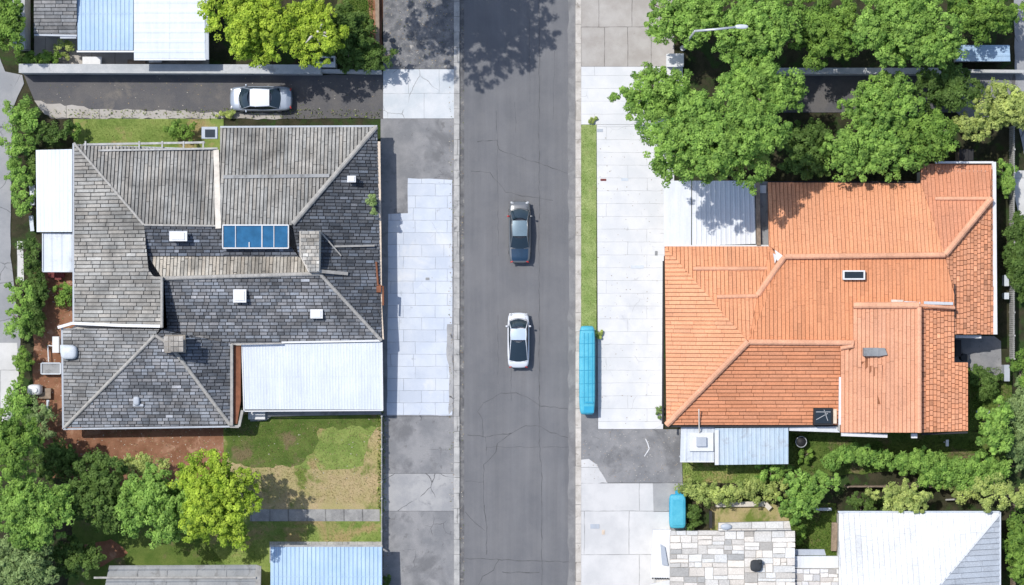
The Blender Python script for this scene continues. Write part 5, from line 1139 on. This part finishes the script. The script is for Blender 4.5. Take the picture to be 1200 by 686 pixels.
for (x, y, w_, d_, mt, lb, nm) in ((697, 617, .7, .35, 'grey_metal', 'blue grey drain cover on the slabs near the road', 'drain_cover'), (707, 624, .22, .35, 'trim_cream', 'tan scrap of card on the slabs near the road', 'card_scrap'),
    (707, 211, 0.45, .16, 'dull_red', 'small dark red marked cover at the forecourt by the verge', 'drain_cover'), (732, 210.5, .55, .22, 'worn_metal', 'pale double slot cover in the upper forecourt', 'drain_cover'), (747, 313, 1.0, .25, 'worn_metal', 'grey slotted drain cover in the middle forecourt', 'drain_cover'), (769, 297, .2, .35, 'grey_sheet', 'small dark square cover at the forecourt edge near the carport', 'drain_cover'), (703, 153, .45, .25, 'grey_metal', 'small blue grey cover beside the grass verge top', 'drain_cover'), (501, 327, .3, .2, 'grey_sheet', 'dark small cover on the pale blue forecourt', 'drain_cover')):
    b = MB(); c = P(x, y, .11); b.box((c[0], c[1], .118), (w_, d_, .03)); n = max(2, int(w_ / .12))
    for k in range(n): b.box((c[0] - w_ / 2 + (k + .5) * w_ / n, c[1], .136), (.03, d_ * .7, .012))
    tag(b.build(nm, mt), lb, nm.replace('_', ' '))
b = MB(); b.tube([P(755, 526, .11), P(761, 528, .11)], .03, 5); 
pp = MB(); strip(pp, [(757, 514), (761, 526), (755, 535)], .07, .103); struct('painted_mark', pp, 'trim_white')
lv = MB()     # leaf litter / grit along edges: one stuff object
def litter(n, box, z, cols):
    for _ in range(n):
        x = random.uniform(box[0], box[2]); y = random.uniform(box[1], box[3]); q = P(x, y, z); a = random.uniform(0, 6.28); s = random.uniform(.02, .06); c = random.choice(cols)
        lv.add([(q[0] + s * math.cos(a + t), q[1] + s * math.sin(a + t) * .7, z + .01 * random.random()) for t in (0, 1.5, 3.0, 4.6)], [(0, 1, 2, 3)], c)
cl = [(.35, .27, .15), (.2, .14, .08), (.45, .42, .36), (.12, .15, .05)]
litter(220, (50, 90, 445, 137), .018, cl); litter(260, (449, 0, 532, 81), .106, cl); litter(200, (526, 100, 532, 600), .125, cl); litter(160, (700, 150, 777, 500), .11, [(.4, .38, .35), (.3, .25, .2)]); litter(160, (449, 490, 455, 686), .104, cl)
litter(400, (45, 320, 85, 500), .03, cl); litter(500, (90, 500, 262, 545), .03, cl); litter(150, (537, 0, 544, 686), .017, cl); litter(250, (681, 505, 797, 565), .102, [(.4, .38, .35), (.3, .25, .2)]); litter(300, (262, 490, 446, 595), .05, cl)
struct('leaf_litter', lv, plain('dry_leaf_litter', (1, 1, 1), .9, tint=True), 'stuff')

for ob in bpy.data.objects:
    if '_o' in ob: del ob['_o']
# ------------------------------------------------------------------ light, world, camera
w = bpy.data.worlds.new('World'); SC.world = w; w.use_nodes = True; nt = w.node_tree; bg = nt.nodes['Background']
sk = nt.nodes.new('ShaderNodeTexSky'); sk.sky_type = 'NISHITA'; sk.sun_disc = False; sk.sun_elevation = SUN_EL; sk.sun_rotation = math.atan2(SUN_AZ[0], SUN_AZ[1])
sk.air_density = 1.0; sk.dust_density = 1.5
nt.links.new(sk.outputs[0], bg.inputs[0]); bg.inputs[1].default_value = .16
sd = bpy.data.lights.new('sun', 'SUN'); sd.energy = 3.8; sd.angle = math.radians(.5); sd.color = (1, .955, .89)
so = bpy.data.objects.new('sun', sd); COL.objects.link(so)
v = Vector((SUN_AZ[0] * math.cos(SUN_EL), SUN_AZ[1] * math.cos(SUN_EL), math.sin(SUN_EL))); so.rotation_euler = v.to_track_quat('Z', 'Y').to_euler(); so.location = (0, 0, 60)
cd = bpy.data.cameras.new('camera'); cd.sensor_width = 36; cd.lens = 36 * H / 80.0; cd.clip_end = 8000; cd.clip_start = 1
co_ = bpy.data.objects.new('camera', cd); COL.objects.link(co_); co_.location = (0, 0, H); SC.camera = co_
SC.view_settings.view_transform = 'Standard'; SC.view_settings.look = 'None'; SC.view_settings.exposure = 0
SC.render.engine = 'CYCLES'
